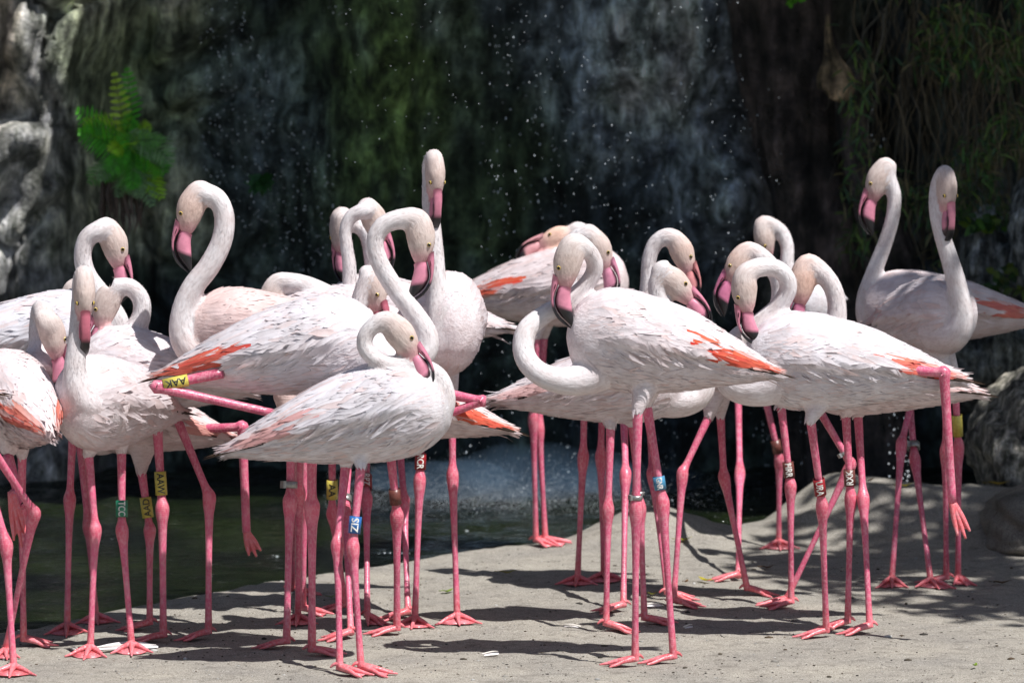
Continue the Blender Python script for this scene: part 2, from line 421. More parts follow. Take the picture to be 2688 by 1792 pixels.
boulder('boulder', 2700, 640, 14.0, 55, 150, 0.22, (0.36, 0.38, 0.38), 'narrow grey rock cut by the right edge beside green leaves', 7, 0.25)
boulder('boulder', 2560, 930, 13.9, 120, 160, 0.3, (0.16, 0.18, 0.18), 'dark blue-grey rock under the tail at the right', 8, 0.2)

# dark leaning buttress / old trunk right of centre
def limb(name, pts, rads, y, col, label, cat, seed, flat=0.7, mat=None):
    D = catmull([tuple(px(u, v, y+dy)) + (r*y/FPX,) for (u, v, dy), r in zip(pts, rads)], 10)
    C_, T, S, U = frames([d[:3] for d in D], (1, 0, 0))
    V = []; C = []; n = 40
    for i, d in enumerate(D):
        for j in range(n):
            a = 2*math.pi*j/n
            q = Vector((math.cos(a)*1.4, math.sin(a)*1.4, d[2]*1.1 + seed))
            k = 1 + 0.32*noise.fractal(Vector((q.x*1.6, q.y*1.6, q.z*0.7)), 0.9, 2.0, 5)
            p = C_[i] + S[i]*math.cos(a)*d[3]*k + U[i]*math.sin(a)*d[3]*k*flat
            V.append(p); kk = 0.7 + 0.7*noise.noise(Vector((a*2, d[2]*4, seed))); C.append([max(0.005, x*kk) for x in col])
    F = [(i*n+j, i*n+(j+1) % n, (i+1)*n+(j+1) % n, (i+1)*n+j) for i in range(len(D)-1) for j in range(n)]
    F += [tuple(range(n-1, -1, -1)), tuple((len(D)-1)*n+j for j in range(n))]
    base = px(pts[-1][0], pts[-1][1], y)
    o = obj(name, V, F, mat or M_ROCK, loc=base, colors=C); return tag(o, label, cat)
limb('rock_buttress', [(2030, -180, 0), (2050, 60, 0), (2090, 300, 0), (2150, 520, 0), (2210, 760, 0), (2240, 1100, 0), (2250, 1400, 0)], [120, 115, 112, 120, 145, 170, 190], 14.75, (0.085, 0.066, 0.060), 'dark brown leaning buttress of rock right of the grey cliff face', 'rock', 2)
limb('rock_rib', [(2235, 180, 0), (2240, 300, 0), (2265, 430, 0), (2320, 600, 0), (2370, 800, 0)], [30, 42, 46, 60, 80], 14.5, (0.10, 0.082, 0.08), 'narrow dark rock rib below the pale broken patch', 'rock', 5)
limb('rock_flake', [(2172, 40, 0), (2174, 100, 0), (2182, 150, 0), (2190, 200, 0), (2194, 240, 0), (2186, 262, 0)], [5, 9, 20, 44, 42, 14], 14.35, (0.34, 0.25, 0.15), 'pale tan broken rock flake high on the dark buttress', 'rock', 9, 0.5)

# ------------------------------------------------------------------ vegetation on the cliff
def leaf_blade(mb, p, d, nrm, ln, w, col, droop=0.3, seg=4):
    d = d.normalized(); s = d.cross(nrm)
    if s.length < 1e-4: s = d.orthogonal()
    s.normalize()
    V = []; F = []
    wp = [0.35, 0.95, 1.0, 0.65, 0.05]
    q = p.copy(); dd = d.copy()
    for i in range(seg+1):
        ww = w*wp[int(i*4/seg)]*0.5
        V += [q - s*ww, q + s*ww]
        dd = (dd + Vector((0, 0, -droop/seg))).normalized(); q = q + dd*(ln/seg)
    for i in range(seg): F.append((2*i, 2*i+1, 2*i+3, 2*i+2))
    mb.add(V, F, col)
def frond(parent, base, d, ln, width, col, droop, pairs=11):
    mb = MB(); q = base.copy(); dd = d.normalized(); pts = [q.copy()]
    for i in range(pairs+2):
        dd = (dd + Vector((0, 0, -droop/pairs))).normalized(); q = q + dd*(ln/(pairs+2)); pts.append(q.copy())
    V, F = tube(pts, [0.003*(1-i/len(pts)*0.8) for i in range(len(pts))], 5, 1, (0, 1, 0.1)); mb.add(V, F, (col[0]*0.8, col[1]*0.7, col[2]))
    for i in range(1, pairs+2):
        t = (pts[min(i+1, len(pts)-1)]-pts[i-1]).normalized()
        side = t.cross(Vector((0.15, -1, 0.25))).normalized(); f = math.sin(math.pi*min(0.98, (i+0.8)/(pairs+2.5)))**0.7
        for sg in (-1, 1):
            k = random.uniform(0.8, 1.2)
            leaf_blade(mb, pts[i], side*sg + t*0.55 + Vector((0, random.uniform(-.35, .15), 0)), Vector((random.uniform(-.3, .3), -1, 0.3)), width*f*random.uniform(.8, 1.1), ln/(pairs+2)*0.62, (col[0]*k, col[1]*k, col[2]*k), 0.35, 4)
    return mb.build('frond', M_LEAF, parent)
FY = 14.55
base = px(335, 380, FY)
fern = empty('cliff_fern', base)
tag(fern, 'bright green fern with drooping fronds growing from the cliff at upper left', 'fern')
GREENS = [(0.09, 0.46, 0.02), (0.38, 0.72, 0.03), (0.14, 0.36, 0.07), (0.22, 0.38, 0.16), (0.42, 0.64, 0.06)]
specs = [((-150, 150), 0.24, 0.075, 0, 0.25), ((-130, 95), 0.2, 0.07, 0, 0.3), ((-25, 190), 0.29, 0.045, 4, 0.0), ((10, 40), 0.1, 0.05, 1, 0.6), ((60, 90), 0.13, 0.05, 1, 0.5), ((-40, 30), 0.13, 0.05, 1, 0.8), ((150, -20), 0.18, 0.085, 3, 0.7), ((120, 60), 0.17, 0.05, 2, 0.5),
         ((140, -80), 0.20, 0.075, 1, 0.8), ((80, -130), 0.21, 0.06, 3, 0.4), ((20, -150), 0.17, 0.065, 2, 0.3), ((-60, -120), 0.16, 0.06, 3, 0.3), ((-150, -110), 0.20, 0.06, 3, 0.4), ((-170, -60), 0.19, 0.06, 2, 0.6), ((110, -170), 0.19, 0.05, 3, 0.3)]
for (du, dv), ln, w, ci, dr in specs + [((a_[0]+random.uniform(-60, 60), a_[1]+random.uniform(-50, 50)), l_*.8, w_, random.choice([0, 0, 1, 2, 3]), dr_+.15) for a_, l_, w_, c_, dr_ in specs]:
    b0 = base + Vector((random.uniform(-.03, .03), random.uniform(-.06, .02), random.uniform(-.05, .05)))
    frond(fern, b0, Vector((du, -60, dv)), ln*random.uniform(.95, 1.25), w*random.uniform(.85, 1.1), GREENS[ci], dr)
mb = MB()
for i in range(16):
    p = base + Vector((random.uniform(-.09, .07), random.uniform(-.05, .03), random.uniform(-.14, -.06)))
    pts = [p]
    for k in range(5): pts.append(pts[-1] + Vector((random.uniform(-.012, .012), random.uniform(-.008, .008), -random.uniform(.03, .05))))
    V, F = tube(pts, [0.005, 0.007, 0.009, 0.007, 0.005, 0.002], 5, 2); k = random.uniform(.6, 1.2); mb.add(V, F, (0.16*k, 0.12*k, 0.10*k))
o = mb.build('dead_fronds', M_WOOD, fern)
# hanging roots and grassy leaves on the right
mb = MB(); ml = MB()
for i in range(230):
    u = random.uniform(2230, 2760); v0 = random.uniform(-120, 250); y = 14.35 + random.uniform(-.15, .4) - 0.15*sstep(2400, 2700, u)
    if u < 2330 and random.random() < 0.6: continue
    p = px(u, v0, y); pts = [p]; L = random.uniform(0.35, 1.0); n = 9
    dx = random.uniform(-.02, .02)
    for k in range(n): pts.append(pts[-1] + Vector((dx + random.uniform(-.028, .028), random.uniform(-.025, .025), -L/n)))
    r = random.choice([0.0008, 0.001, 0.0014, 0.002, 0.0032])
    V, F = tube(pts, [r*(1.1-0.6*k/n) for k in range(n+1)], 5, 2)
    k = random.uniform(.5, 1.6); c0 = random.choice([(0.11, 0.09, 0.06), (0.10, 0.095, 0.08), (0.17, 0.145, 0.10)]); mb.add(V, F, tuple(x*k for x in c0))
o = mb.build('hanging_roots', M_WOOD, loc=px(2500, 300, 14.4)); tag(o, 'tangle of thin brown roots hanging down the dark cliff at right', 'roots', kind='stuff')
for i in range(7000):
    u = 2200 + 560*random.random()**0.7; v0 = random.uniform(-120, 820)
    if noise.noise(Vector((u*0.006, v0*0.005, 3))) < -0.02 + 0.25*random.random() - 0.12*sstep(2350, 2650, u): continue
    y = 14.3 + random.uniform(-.2, .35); p = px(u, v0, y)
    k = random.uniform(.35, 1.2); c0 = random.choice([(0.07, 0.17, 0.035), (0.13, 0.21, 0.045), (0.06, 0.13, 0.06), (0.17, 0.15, 0.07)])
    if random.random() < 0.03: c0 = (0.14, 0.24, 0.03)
    leaf_blade(ml, p, Vector((random.uniform(-1, 1), random.uniform(-.8, .1), random.uniform(-1.3, .5))), Vector((random.uniform(-.4, .4), -1, random.uniform(-.2, .6))), random.uniform(.03, .085), random.uniform(.004, .010), tuple(x*k for x in c0), 0.8, 3)
o = ml.build('ground_ivy', M_LEAF, loc=px(2500, 300, 14.4)); tag(o, 'mass of dark green grassy leaves clinging to the cliff at right', 'foliage', kind='stuff')
# small leafy sprigs
def sprig(u, v, y, n, spread, cols, label, ln=(.03, .06)):
    b0 = px(u, v, y); e = empty('leafy_sprig', b0); tag(e, label, 'plant')
    for s in range(max(3, n//9)):
        mb = MB(); d = Vector((random.uniform(-1, 1), random.uniform(-.8, 0), random.uniform(-.2, 1))).normalized()
        pts = [b0 + d*spread*t + Vector((0, 0, -.3*spread*t*t)) for t in (0, .35, .7, 1)]
        V, F = tube(pts, [.003, .0025, .002, .001], 5, 2); mb.add(V, F, (0.10, 0.12, 0.04))
        for i in range(9):
            t = random.uniform(.2, 1); p = b0 + d*spread*t + Vector((0, 0, -.3*spread*t*t)); k = random.uniform(.6, 1.3); c0 = random.choice(cols)
            leaf_blade(mb, p, Vector((random.uniform(-1, 1), random.uniform(-.7, .3), random.uniform(-.6, .8))), Vector((0, -1, .5)), random.uniform(*ln), random.uniform(.018, .03), tuple(x*k for x in c0), .5, 4)
        mb.build('stem', M_LEAF, e)
sprig(2562, 610, 14.05, 45, 0.11, [(0.06, 0.15, 0.02), (0.03, 0.08, 0.02), (0.12, 0.20, 0.02)], 'small bright green leafy plant beside the pointed grey rock at right')
sprig(2640, 760, 13.9, 36, 0.12, [(0.03, 0.07, 0.02), (0.08, 0.12, 0.02)], 'dark green leafy plant at the right edge above the big boulder', (.025, .05))
sprig(2088, 2, 14.2, 10, 0.035, [(0.10, 0.36, 0.02)], 'tiny bright green sprig at the top edge of the dark buttress', (.012, .02))
sprig(690, 480, 14.9, 10, 0.03, [(0.03, 0.12, 0.03)], 'tiny green sprig on the black wet cliff near the tall left neck')

# ------------------------------------------------------------------ falling water drops, splash, foam and modelled glints
def drops(name, pts, label, cat, octa=False):
    bm = bmesh.new(); bmesh.ops.create_icosphere(bm, subdivisions=1, radius=1.0)
    bv = np.array([v.co[:] for v in bm.verts]); bf = [tuple(v.index for v in f.verts) for f in bm.faces]; bm.free()
    if octa: bv = np.array([(1, 0, 0), (-1, 0, 0), (0, 1, 0), (0, -1, 0), (0, 0, 1), (0, 0, -1)], float); bf = [(0, 2, 4), (2, 1, 4), (1, 3, 4), (3, 0, 4), (2, 0, 5), (1, 2, 5), (3, 1, 5), (0, 3, 5)]
    V = []; F = []
    for i, (p, r, st) in enumerate(pts):
        V.append(bv*(np.array((r, r, r*st)) if not isinstance(r, tuple) else np.array(r)) + np.array(p)); F += [tuple(k+i*len(bv) for k in f) for f in bf]
    o = obj(name, np.concatenate(V), F, M_DROP); return tag(o, label, cat, kind='stuff')
P = []
def rd(n, ur, vr, yr, rr, cl=0.0, st=(1.0, 1.8), ph=0):
    k = 0; tries = 0
    while k < n and tries < n*40:
        tries += 1
        u = random.uniform(*ur); v = random.uniform(*vr)
        if cl and noise.noise(Vector((u*0.006+ph, v*0.004, 1.7))) < cl: continue
        y = random.uniform(*yr); P.append((px(u, v, y), random.uniform(*rr), random.uniform(*st))); k += 1
rd(260, (1280, 1960), (-20, 700), (13.9, 14.75), (.0012, .0030), 0.0, (1.0, 2.5))
rd(330, (1260, 2050), (-20, 1000), (13.4, 14.8), (.0008, .002), -0.2)
rd(110, (1180, 1560), (820, 1350), (13.6, 14.5), (.001, .003), -0.2)
rd(420, (520, 900), (0, 800), (14.0, 14.9), (.0009, .0026), -0.05, ph=5)
rd(60, (900, 1300), (0, 500), (12.0, 13.5), (.0007, .0012))
rd(220, (1400, 2150), (1040, 1330), (13.8, 14.6), (.001, .0025), -0.1)
rd(60, (2330, 2390), (1080, 1290), (13.5, 13.7), (.001, .003))
rd(8, (2280, 2340), (250, 480), (14.0, 14.2), (.001, .002))
rd(75, (1280, 1950), (-20, 680), (13.1, 13.6), (.0010, .0022), -0.05, (1.0, 2.0))
drops('falling_drops', P, 'scattered bright water drops falling in front of the dark cliff', 'water drops')
M_MIST = bpy.data.materials.new('mist'); M_MIST.use_nodes = True; mt_ = M_MIST.node_tree; mt_.nodes.clear()
pv = mt_.nodes.new('ShaderNodeVolumePrincipled'); pv.inputs['Color'].default_value = (.42, .68, 1, 1); pv.inputs['Density'].default_value = 0.8; pv.inputs['Anisotropy'].default_value = 0.2
mo = mt_.nodes.new('ShaderNodeOutputMaterial'); mt_.links.new(pv.outputs[0], mo.inputs['Volume'])
for (u_, y_, su_, sz_, sy_) in ((1150, 14.15, .30, .07, .22), (1420, 14.1, .34, .095, .25), (1640, 14.2, .28, .06, .2)):
    bm = bmesh.new(); bmesh.ops.create_icosphere(bm, subdivisions=4, radius=1.0); c0 = px(u_, 900, y_)
    V = [(c0.x + q.co.x*su_*(1+.3*noise.noise(q.co*2+Vector((u_, 0, 0)))), y_ + q.co.y*sy_, WATER_Z + .02 + sz_*.9 + q.co.z*sz_*(1+.45*noise.noise(q.co*1.7+Vector((u_, 5, 0))))) for q in bm.verts]
    F = [tuple(q.index for q in f.verts) for f in bm.faces]; bm.free()
    tag(obj('mist', V, F, M_MIST), 'faint bluish mist over the foot of the waterfall', 'mist', 'waterfall mist', kind='stuff')
P = []
for i in range(16000):
    u = random.gauss(1330, 260); h = abs(random.gauss(0, 0.06)); y = random.gauss(14.1, .22)
    if u < 850 or u > 2000: continue
    p = px(u, 900, y); p.z = WATER_Z + h; P.append((p, random.uniform(.0004, .0012), 1.0))
drops('splash_spray', P, 'pale blue spray where the falling water hits the pond', 'spray', True)
P = []
for i in range(1700):                                   # foam at the edge, plus pale flecks modelled as sky glints and ripples
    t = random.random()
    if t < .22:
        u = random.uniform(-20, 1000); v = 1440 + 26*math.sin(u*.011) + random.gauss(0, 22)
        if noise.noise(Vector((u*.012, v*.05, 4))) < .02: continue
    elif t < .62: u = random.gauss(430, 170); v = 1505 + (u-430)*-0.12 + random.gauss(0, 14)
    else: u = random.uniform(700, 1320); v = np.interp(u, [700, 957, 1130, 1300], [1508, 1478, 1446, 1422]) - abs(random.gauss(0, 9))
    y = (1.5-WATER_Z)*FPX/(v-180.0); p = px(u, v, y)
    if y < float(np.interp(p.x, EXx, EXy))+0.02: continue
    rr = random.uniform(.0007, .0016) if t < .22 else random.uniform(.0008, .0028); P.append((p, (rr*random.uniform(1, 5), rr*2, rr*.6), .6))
drops('foam_and_glints', P, 'small white foam flecks and modelled sky glints on the pond', 'foam')

# ------------------------------------------------------------------ flamingos
BT = np.array([0, .1, .25, .4, .55, .7, .85, .93, .98, 1.0])
BTOP = np.array([-.070, -.020, .052, .12, .165, .195, .185, .145, .085, .02])
BBOT = np.array([-.120, -.142, -.168, -.193, -.21, -.215, -.19, -.145, -.085, -.02])
BW = np.array([.034, .074, .118, .155, .178, .185, .165, .125, .075, .015])
def sm(x, xs, ys):      # smooth interpolation of the profile
    xs_ = np.asarray(x); i = np.clip(np.searchsorted(xs, xs_, side='right')-1, 0, len(xs)-2)
    h = xs[i+1]-xs[i]; t = np.clip((xs_-xs[i])/h, 0, 1)
    m = np.gradient(ys, xs)
    h00 = 2*t**3-3*t**2+1; h10 = t**3-2*t**2+t; h01 = -2*t**3+3*t**2; h11 = t**3-t**2
    return h00*ys[i] + h10*h*m[i] + h01*ys[i+1] + h11*h*m[i+1]
class Torso:
    def __init__(s, c, L, yaw, pitch, hs):
        s.c = np.array(c); s.L = L; s.hs = hs
        s.M = np.array(Matrix.Rotation(yaw, 3, 'Z') @ Matrix.Rotation(-pitch, 3, 'Y'))
    def loc(s, t, ph):
        tc = np.clip(t, 0, 1); L = s.L
        top = sm(tc, BT, BTOP)*L*s.hs; bot = sm(tc, BT, BBOT)*L*s.hs; w = sm(tc, BT, BW)*L
        zc = (top+bot)/2; hz = (top-bot)/2
        a = np.abs(ph)
        wb = 0.013*nsstep(.15, .5, a)*nsstep(1.75, 1.5, a)*nsstep(.08, .3, tc)*nsstep(.9, .72, tc)
        y = (w+wb)*np.sin(ph); z = zc + (hz+wb*.5)*np.cos(ph)
        x = (t-.55)*L
        z = z + np.minimum(t, 0)*L*0.22
        return np.stack([x, y, z], -1)
    def nrm(s, t, ph):
        e = 1e-3
        a = s.loc(t+e, ph)-s.loc(t-e, ph); b = s.loc(t, ph+e)-s.loc(t, ph-e)
        n = np.cross(a, b); l = np.linalg.norm(n, axis=-1, keepdims=True)
        n = n/np.maximum(l, 1e-9)
        return n
    def world(s, P): return P @ s.M.T + s.c
    def feathers(s, t, ph, ln, wd, drift, h0, h1, cb, ct, edge=0.0):
        """t,ph,ln(t units),wd(m),drift(rad) arrays -> verts,faces,colours"""
        n = len(t); ns = 4; W3 = np.array([-1., 0., 1.]); nw = len(W3)
        sv = np.linspace(0, 1, ns+1); wp = np.array([.5, .92, 1.0, .80, .16])
        S = sv[None, :, None]; Dl = W3[None, None, :]
        R_ = s.loc(np.clip(t, .05, .95), ph); R_ = np.maximum(np.linalg.norm(R_[:, 1:] - np.stack([R_[:, 1]*0, (sm(np.clip(t, 0, 1), BT, BTOP)+sm(np.clip(t, 0, 1), BT, BBOT))/2*s.L*s.hs], -1), axis=1), .045)
        T = t[:, None, None] - ln[:, None, None]*S*(1-.06*Dl**2) + 0*Dl
        dph = (wd/2/R_)[:, None, None]*wp[None, :, None]*Dl
        grow = R_[:, None, None]/np.maximum(.045, R_[:, None, None]*0 + np.maximum(.045, np.linalg.norm(s.loc(np.clip(T, 0.02, 1), ph[:, None, None]+0*T)[..., 1:2], axis=-1) + .02))
        grow = np.clip(grow, .7, 2.0)
        PH = ph[:, None, None] + drift[:, None, None]*S**1.3 + dph*grow
        P = s.loc(T, PH); N = s.nrm(np.clip(T, .02, .97), PH)
        q_ = np.array([noise.noise(Vector((float(a_)*7, float(b__)*2.2, s.c[0]*9+s.c[1]))) for a_, b__ in zip(t, ph)])
        h1 = h0 + (h1-h0)*np.clip(1.0+1.4*q_, .3, 1.7); drift = drift + q_*.15
        H = h0[:, None, None] + (h1-h0)[:, None, None]*S**1.5 - wd[:, None, None]*.10*Dl**2 + .0*S
        P = P + N*H[..., None]
        Wd = s.world(P.reshape(-1, 3))
        k = (ns+1)*nw
        f = []
        for i in range(ns):
            for j in range(nw-1): f.append((i*nw+j, i*nw+j+1, (i+1)*nw+j+1, (i+1)*nw+j))
        f = np.array(f); F = (np.arange(n)[:, None, None]*k + f[None]).reshape(-1, 4)
        cc = cb[:, None, None, :]*(1-S[..., None]) + ct[:, None, None, :]*S[..., None]
        cc = np.broadcast_to(cc, (n, ns+1, nw, 3)).copy()
        cc *= (1 - edge*(np.abs(Dl)**2))[..., None]
        Tt = s.loc(np.clip(T, .02, .97)+.004, PH) - s.loc(np.clip(T, .02, .97)-.004, PH); Tt = Tt/np.maximum(1e-9, np.linalg.norm(Tt, axis=-1, keepdims=True))
        Sd = np.cross(N, Tt); ti = RNG.normal(0, .055, (n, 1, 1, 2))
        Ns = N + Sd*(-.30*Dl[..., None] + ti[..., 0:1]) + Tt*(-.22*(S[..., None]-.35) + ti[..., 1:2])
        # orientation of Sd versus increasing phi
        Ns = Ns/np.linalg.norm(Ns, axis=-1, keepdims=True)
        return Wd, F, cc.reshape(-1, 3), Ns.reshape(-1, 3) @ s.M.T

HEADMM = [(-40, 13, 30, 25), (-2, 6, 38, 28.5), (34, 8, 32.5, 24), (60, 13, 22, 16), (78, 19, 9, 8)]
def headframe(hd, d):
    k = FPX/d
    face = hd['face']; sg = 1 if face == 'R' else -1
    # local (F,D): screen (x right, y up) of F at angle a; chin = a - 90*sg
    if 'eye' in hd:
        eu, ev = hd['eye']; tu, tv = hd['tip']
        ang = math.degrees(math.atan2(-(tv-ev), tu-eu))
        a = ang + sg*math.degrees(math.atan2(67.6, 142))
        A = R(a); F2 = (math.cos(A), math.sin(A)); D2 = (math.cos(A-sg*math.pi/2), math.sin(A-sg*math.pi/2))
        cu = eu - k*.001*(26*F2[0] - 17.6*D2[0]); cv = ev + k*.001*(26*F2[1] - 17.6*D2[1])
    else:
        cu, cv = hd['c']; A = R(hd['a'])
        F2 = (math.cos(A), math.sin(A)); D2 = (math.cos(A-sg*math.pi/2), math.sin(A-sg*math.pi/2))
    c = px(cu, cv, d + hd.get('dd', 0))
    rot = Matrix.Rotation(-sg*R(hd.get('turn', 0)), 3, 'Z')
    F = (rot @ Vector((F2[0], 0, F2[1]))).normalized(); D = (rot @ Vector((D2[0], 0, D2[1]))).normalized()
    return c, F, D, F.cross(D).normalized()

def strip_loft(A, B, Wd, n=10):
    """closed tube whose section i spans point A[i]..B[i] with half width Wd[i] along the lateral axis (A,B lists of Vector, lateral given per call)"""
    pass

PINK_BILL = (0.66, 0.245, 0.335)
def build_bill(parent, c, F, D, Lt, hsz, tone):
    """two mandibles, one mesh: pink plates, dark gape line, black tip"""
    def P(x, d): return c + F*(x*.001*hsz) + D*(d*.001*hsz)
    up_f = [(44, -24), (60, -23), (80, -21), (98, -18), (114, -13.5), (128, -8), (141, 1), (152, 12), (160, 25), (166, 40), (169, 51)]
    up_m = [(54, -2), (70, -5), (88, -8), (103, -8.5), (114, -6), (125, -1), (136, 7), (146, 18), (154, 31), (162, 44), (168, 52)]
    up_w = [13, 13, 12, 10.5, 10.5, 11.5, 12, 11, 8.5, 5.5, 2]
    lo_m = [(60, 0), (72, -3), (88, -6), (103, -6.5), (114, -4), (124.5, 1), (135, 9), (144.5, 20), (152, 33), (160, 46), (166, 53)]
    lo_b = [(72, 30), (84, 30), (95, 33), (106, 37), (117, 41), (128, 45), (137, 48.5), (146, 51.5), (154, 54), (161, 55), (166.5, 54.5)]
    lo_w = [12, 14, 15.5, 16, 16, 15.5, 14, 12, 9, 6, 2]
    mb = MB(); n = 12
    for which, (a, b, w) in enumerate(((up_f, up_m, up_w), (lo_m, lo_b, lo_w))):
        V = []; C = []
        for i in range(len(a)):
            pa, pb = P(*a[i]), P(*b[i]); mid = (pa+pb)/2; ax = (pb-pa)/2
            for j in range(n):
                th = 2*math.pi*j/n; ct = math.cos(th); st = math.sin(th)
                st = math.copysign(abs(st)**0.95, st)
                V.append(mid + ax*ct + Lt*(st*w[i]*.001*hsz))
                x = a[i][0]*(1-ct)/2 + b[i][0]*(1+ct)/2
                lim = 117 if which == 0 else 122
                t = sstep(lim-5, lim+5, x)
                pk = np.array(tone)*(1.0 if which else 0.92)
                gape = (ct > .80 if which == 0 else ct < -.80)
                cc = pk*(1-t) + np.array((.012, .012, .014))*t
                if gape and i > 1: cc = np.array((.03, .008, .015))
                C.append(cc)
        Fc = [(i*n+j, i*n+(j+1) % n, (i+1)*n+(j+1) % n, (i+1)*n+j) for i in range(len(a)-1) for j in range(n)]
        Fc += [tuple(range(n)), tuple((len(a)-1)*n+j for j in range(n-1, -1, -1))]
        mb.add(V, Fc, C)
    # nostril slits
    for sg in (-1, 1):
        V = []
        for x, d, w in ((66, -13, 14.2), (78, -14, 13.6), (84, -12, 13.3), (70, -10.5, 14.2)): V.append(P(x, d) + Lt*(sg*w*.001*hsz))
        mb.add(V, [(0, 1, 2, 3)], (.08, .015, .03))
    return mb.build('bill', M_BILL, parent)
_uv = None
def sphere_np(nseg=14, nring=9):
    V = [(0, 0, 1)]; F = []
    for i in range(1, nring):
        a = math.pi*i/nring
        for j in range(nseg): V.append((math.sin(a)*math.cos(2*math.pi*j/nseg), math.sin(a)*math.sin(2*math.pi*j/nseg), math.cos(a)))
    V.append((0, 0, -1)); n = len(V)-1
    for j in range(nseg): F.append((0, 1+j, 1+(j+1) % nseg))
    for i in range(nring-2):
        for j in range(nseg): F.append((1+i*nseg+j, 1+(i+1)*nseg+j, 1+(i+1)*nseg+(j+1) % nseg, 1+i*nseg+(j+1) % nseg))
    for j in range(nseg): F.append((n, 1+(nring-2)*nseg+(j+1) % nseg, 1+(nring-2)*nseg+j))
    return np.array(V), F
SPV, SPF = sphere_np()
def build_eye(parent, p, out, r):
    out = out.normalized(); a = out.orthogonal().normalized(); b_ = out.cross(a)
    V = [p + (a*v[0] + b_*v[1] + out*v[2])*r for v in SPV]
    mi = [1 if i < 28 or i >= 14*4 else 0 for i in range(len(SPF))]
    # pupil = polar cap only
    o = obj('eye', V, SPF, [M_IRIS, M_PUPIL], parent, midx=mi)
    return o

def text_mesh(txt):
    cu = bpy.data.curves.new('t', 'FONT'); cu.body = txt; cu.size = 1.0; cu.align_x = 'CENTER'; cu.align_y = 'CENTER'; cu.resolution_u = 3; cu.extrude = 0
    cu.offset = 0.022
    ob = bpy.data.objects.new('t', cu); COL.objects.link(ob)
    bpy.context.view_layer.update()
    me = bpy.data.meshes.new_from_object(ob.evaluated_get(bpy.context.evaluated_depsgraph_get()))
    bm = bmesh.new(); bm.from_mesh(me); bmesh.ops.triangulate(bm, faces=bm.faces)
    for _ in range(1): bmesh.ops.subdivide_edges(bm, edges=[e for e in bm.edges if e.calc_length() > .12], cuts=2)
    bmesh.ops.triangulate(bm, faces=bm.faces)
    V = [tuple(v.co) for v in bm.verts]; F = [tuple(v.index for v in f.verts) for f in bm.faces]
    bm.free(); bpy.data.objects.remove(ob); bpy.data.curves.remove(cu); bpy.data.meshes.remove(me)
    return V, F
def build_band(parent, a, b, r, kind, txt, ink, down=True, shift=0.0):
    """ring round the leg from a (upper end) to b (lower end)"""
    ax = (b-a); ln = ax.length; ax.normalize()
    view = (CAM - a); fr = (view - ax*view.dot(ax)).normalized(); sd = ax.cross(fr).normalized()
    n = 24; V = []; F = []
    rings = [(0, r*.93), (0, r), (ln, r), (ln, r*.93)]
    for z, rr in rings:
        for j in range(n):
            th = 2*math.pi*j/n; V.append(a + ax*z + (fr*math.cos(th) + sd*math.sin(th))*rr)
    for i in range(3):
        for j in range(n): F.append((i*n+j, i*n+(j+1) % n, (i+1)*n+(j+1) % n, (i+1)*n+j))
    o = obj('leg_band', V, F, BANDM[kind], parent, smooth=False)
    me = o.data; me.polygons.foreach_set('use_smooth', [True]*len(me.polygons))
    if kind == 'steel':          # clasp
        V = []; w = r*.5; z0, z1 = -.0005, ln+.0005
        for z in (z0, z1):
            for s_, rr in ((-w, r*.8), (w, r*.8), (w, r*1.28), (-w, r*1.28)):
                V.append(a + ax*z + (fr*.45+sd*.9).normalized()*rr + (fr*.9-sd*.45).normalized()*s_)
        obj('clasp', V, [(0, 1, 2, 3), (7, 6, 5, 4), (0, 4, 5, 1), (1, 5, 6, 2), (2, 6, 7, 3), (3, 7, 4, 0)], BANDM['steel'], o, smooth=False)
    if txt:
        tv, tf = text_mesh(txt)
        tv = np.array(tv); wx = tv[:, 0].max()-tv[:, 0].min(); hy = tv[:, 1].max()-tv[:, 1].min()
        k = min(ln*.88/wx, r*1.25/hy); ky = min(r*1.25/hy, k*1.5); mid = (tv[:, 1].max()+tv[:, 1].min())/2
        V = []
        s_ = 1 if down else -1
        for x, y, _ in tv:
            th = s_*((y-mid)*ky)/r + shift
            V.append(a + ax*(ln/2 + s_*x*k) + (fr*math.cos(th) - sd*math.sin(th))*(r+.0004))
        obj('lettering', V, tf, ink, o, smooth=False)
    return o

LEGC = np.array((0.62, 0.105, 0.20)); ANKC = np.array((0.68, 0.11, 0.14)); FOOTC = np.array((0.76, 0.15, 0.17))
def leg_mesh(mb, pts, hip, kd, tone):
    """pts: [hip, ankle, foot] world vectors"""
    H, A, Ft = pts
    up = [H.lerp(A, t) for t in (0, .35, .7, .88)]
    dn = [A.lerp(Ft, t) for t in (.07, .16, .4, .7, .93, 1.0)]
    P = up + [A] + dn
    rr = [.0125, .0106, .0094, .0106, .0168, .0155, .0112, .0083, .0079, .0092, .0100]
    V, F = tube(P, [r*kd for r in rr], 10, 4, (0.3, 1, 0.05))
    V = [Vector(v) for v in V]
    cols = []
    for v_ in V:
        da = (v_-A).length; df = (v_-Ft).length
        k1 = max(0, 1-da/.05); k2 = max(0, 1-df/.09)
        c_ = LEGC*tone; c_ = c_*(1-k1*.7) + ANKC*tone*k1*.7; c_ = c_*(1-k2) + FOOTC*tone*k2
        cols.append(c_)
    mb.add(V, F, cols, 1)
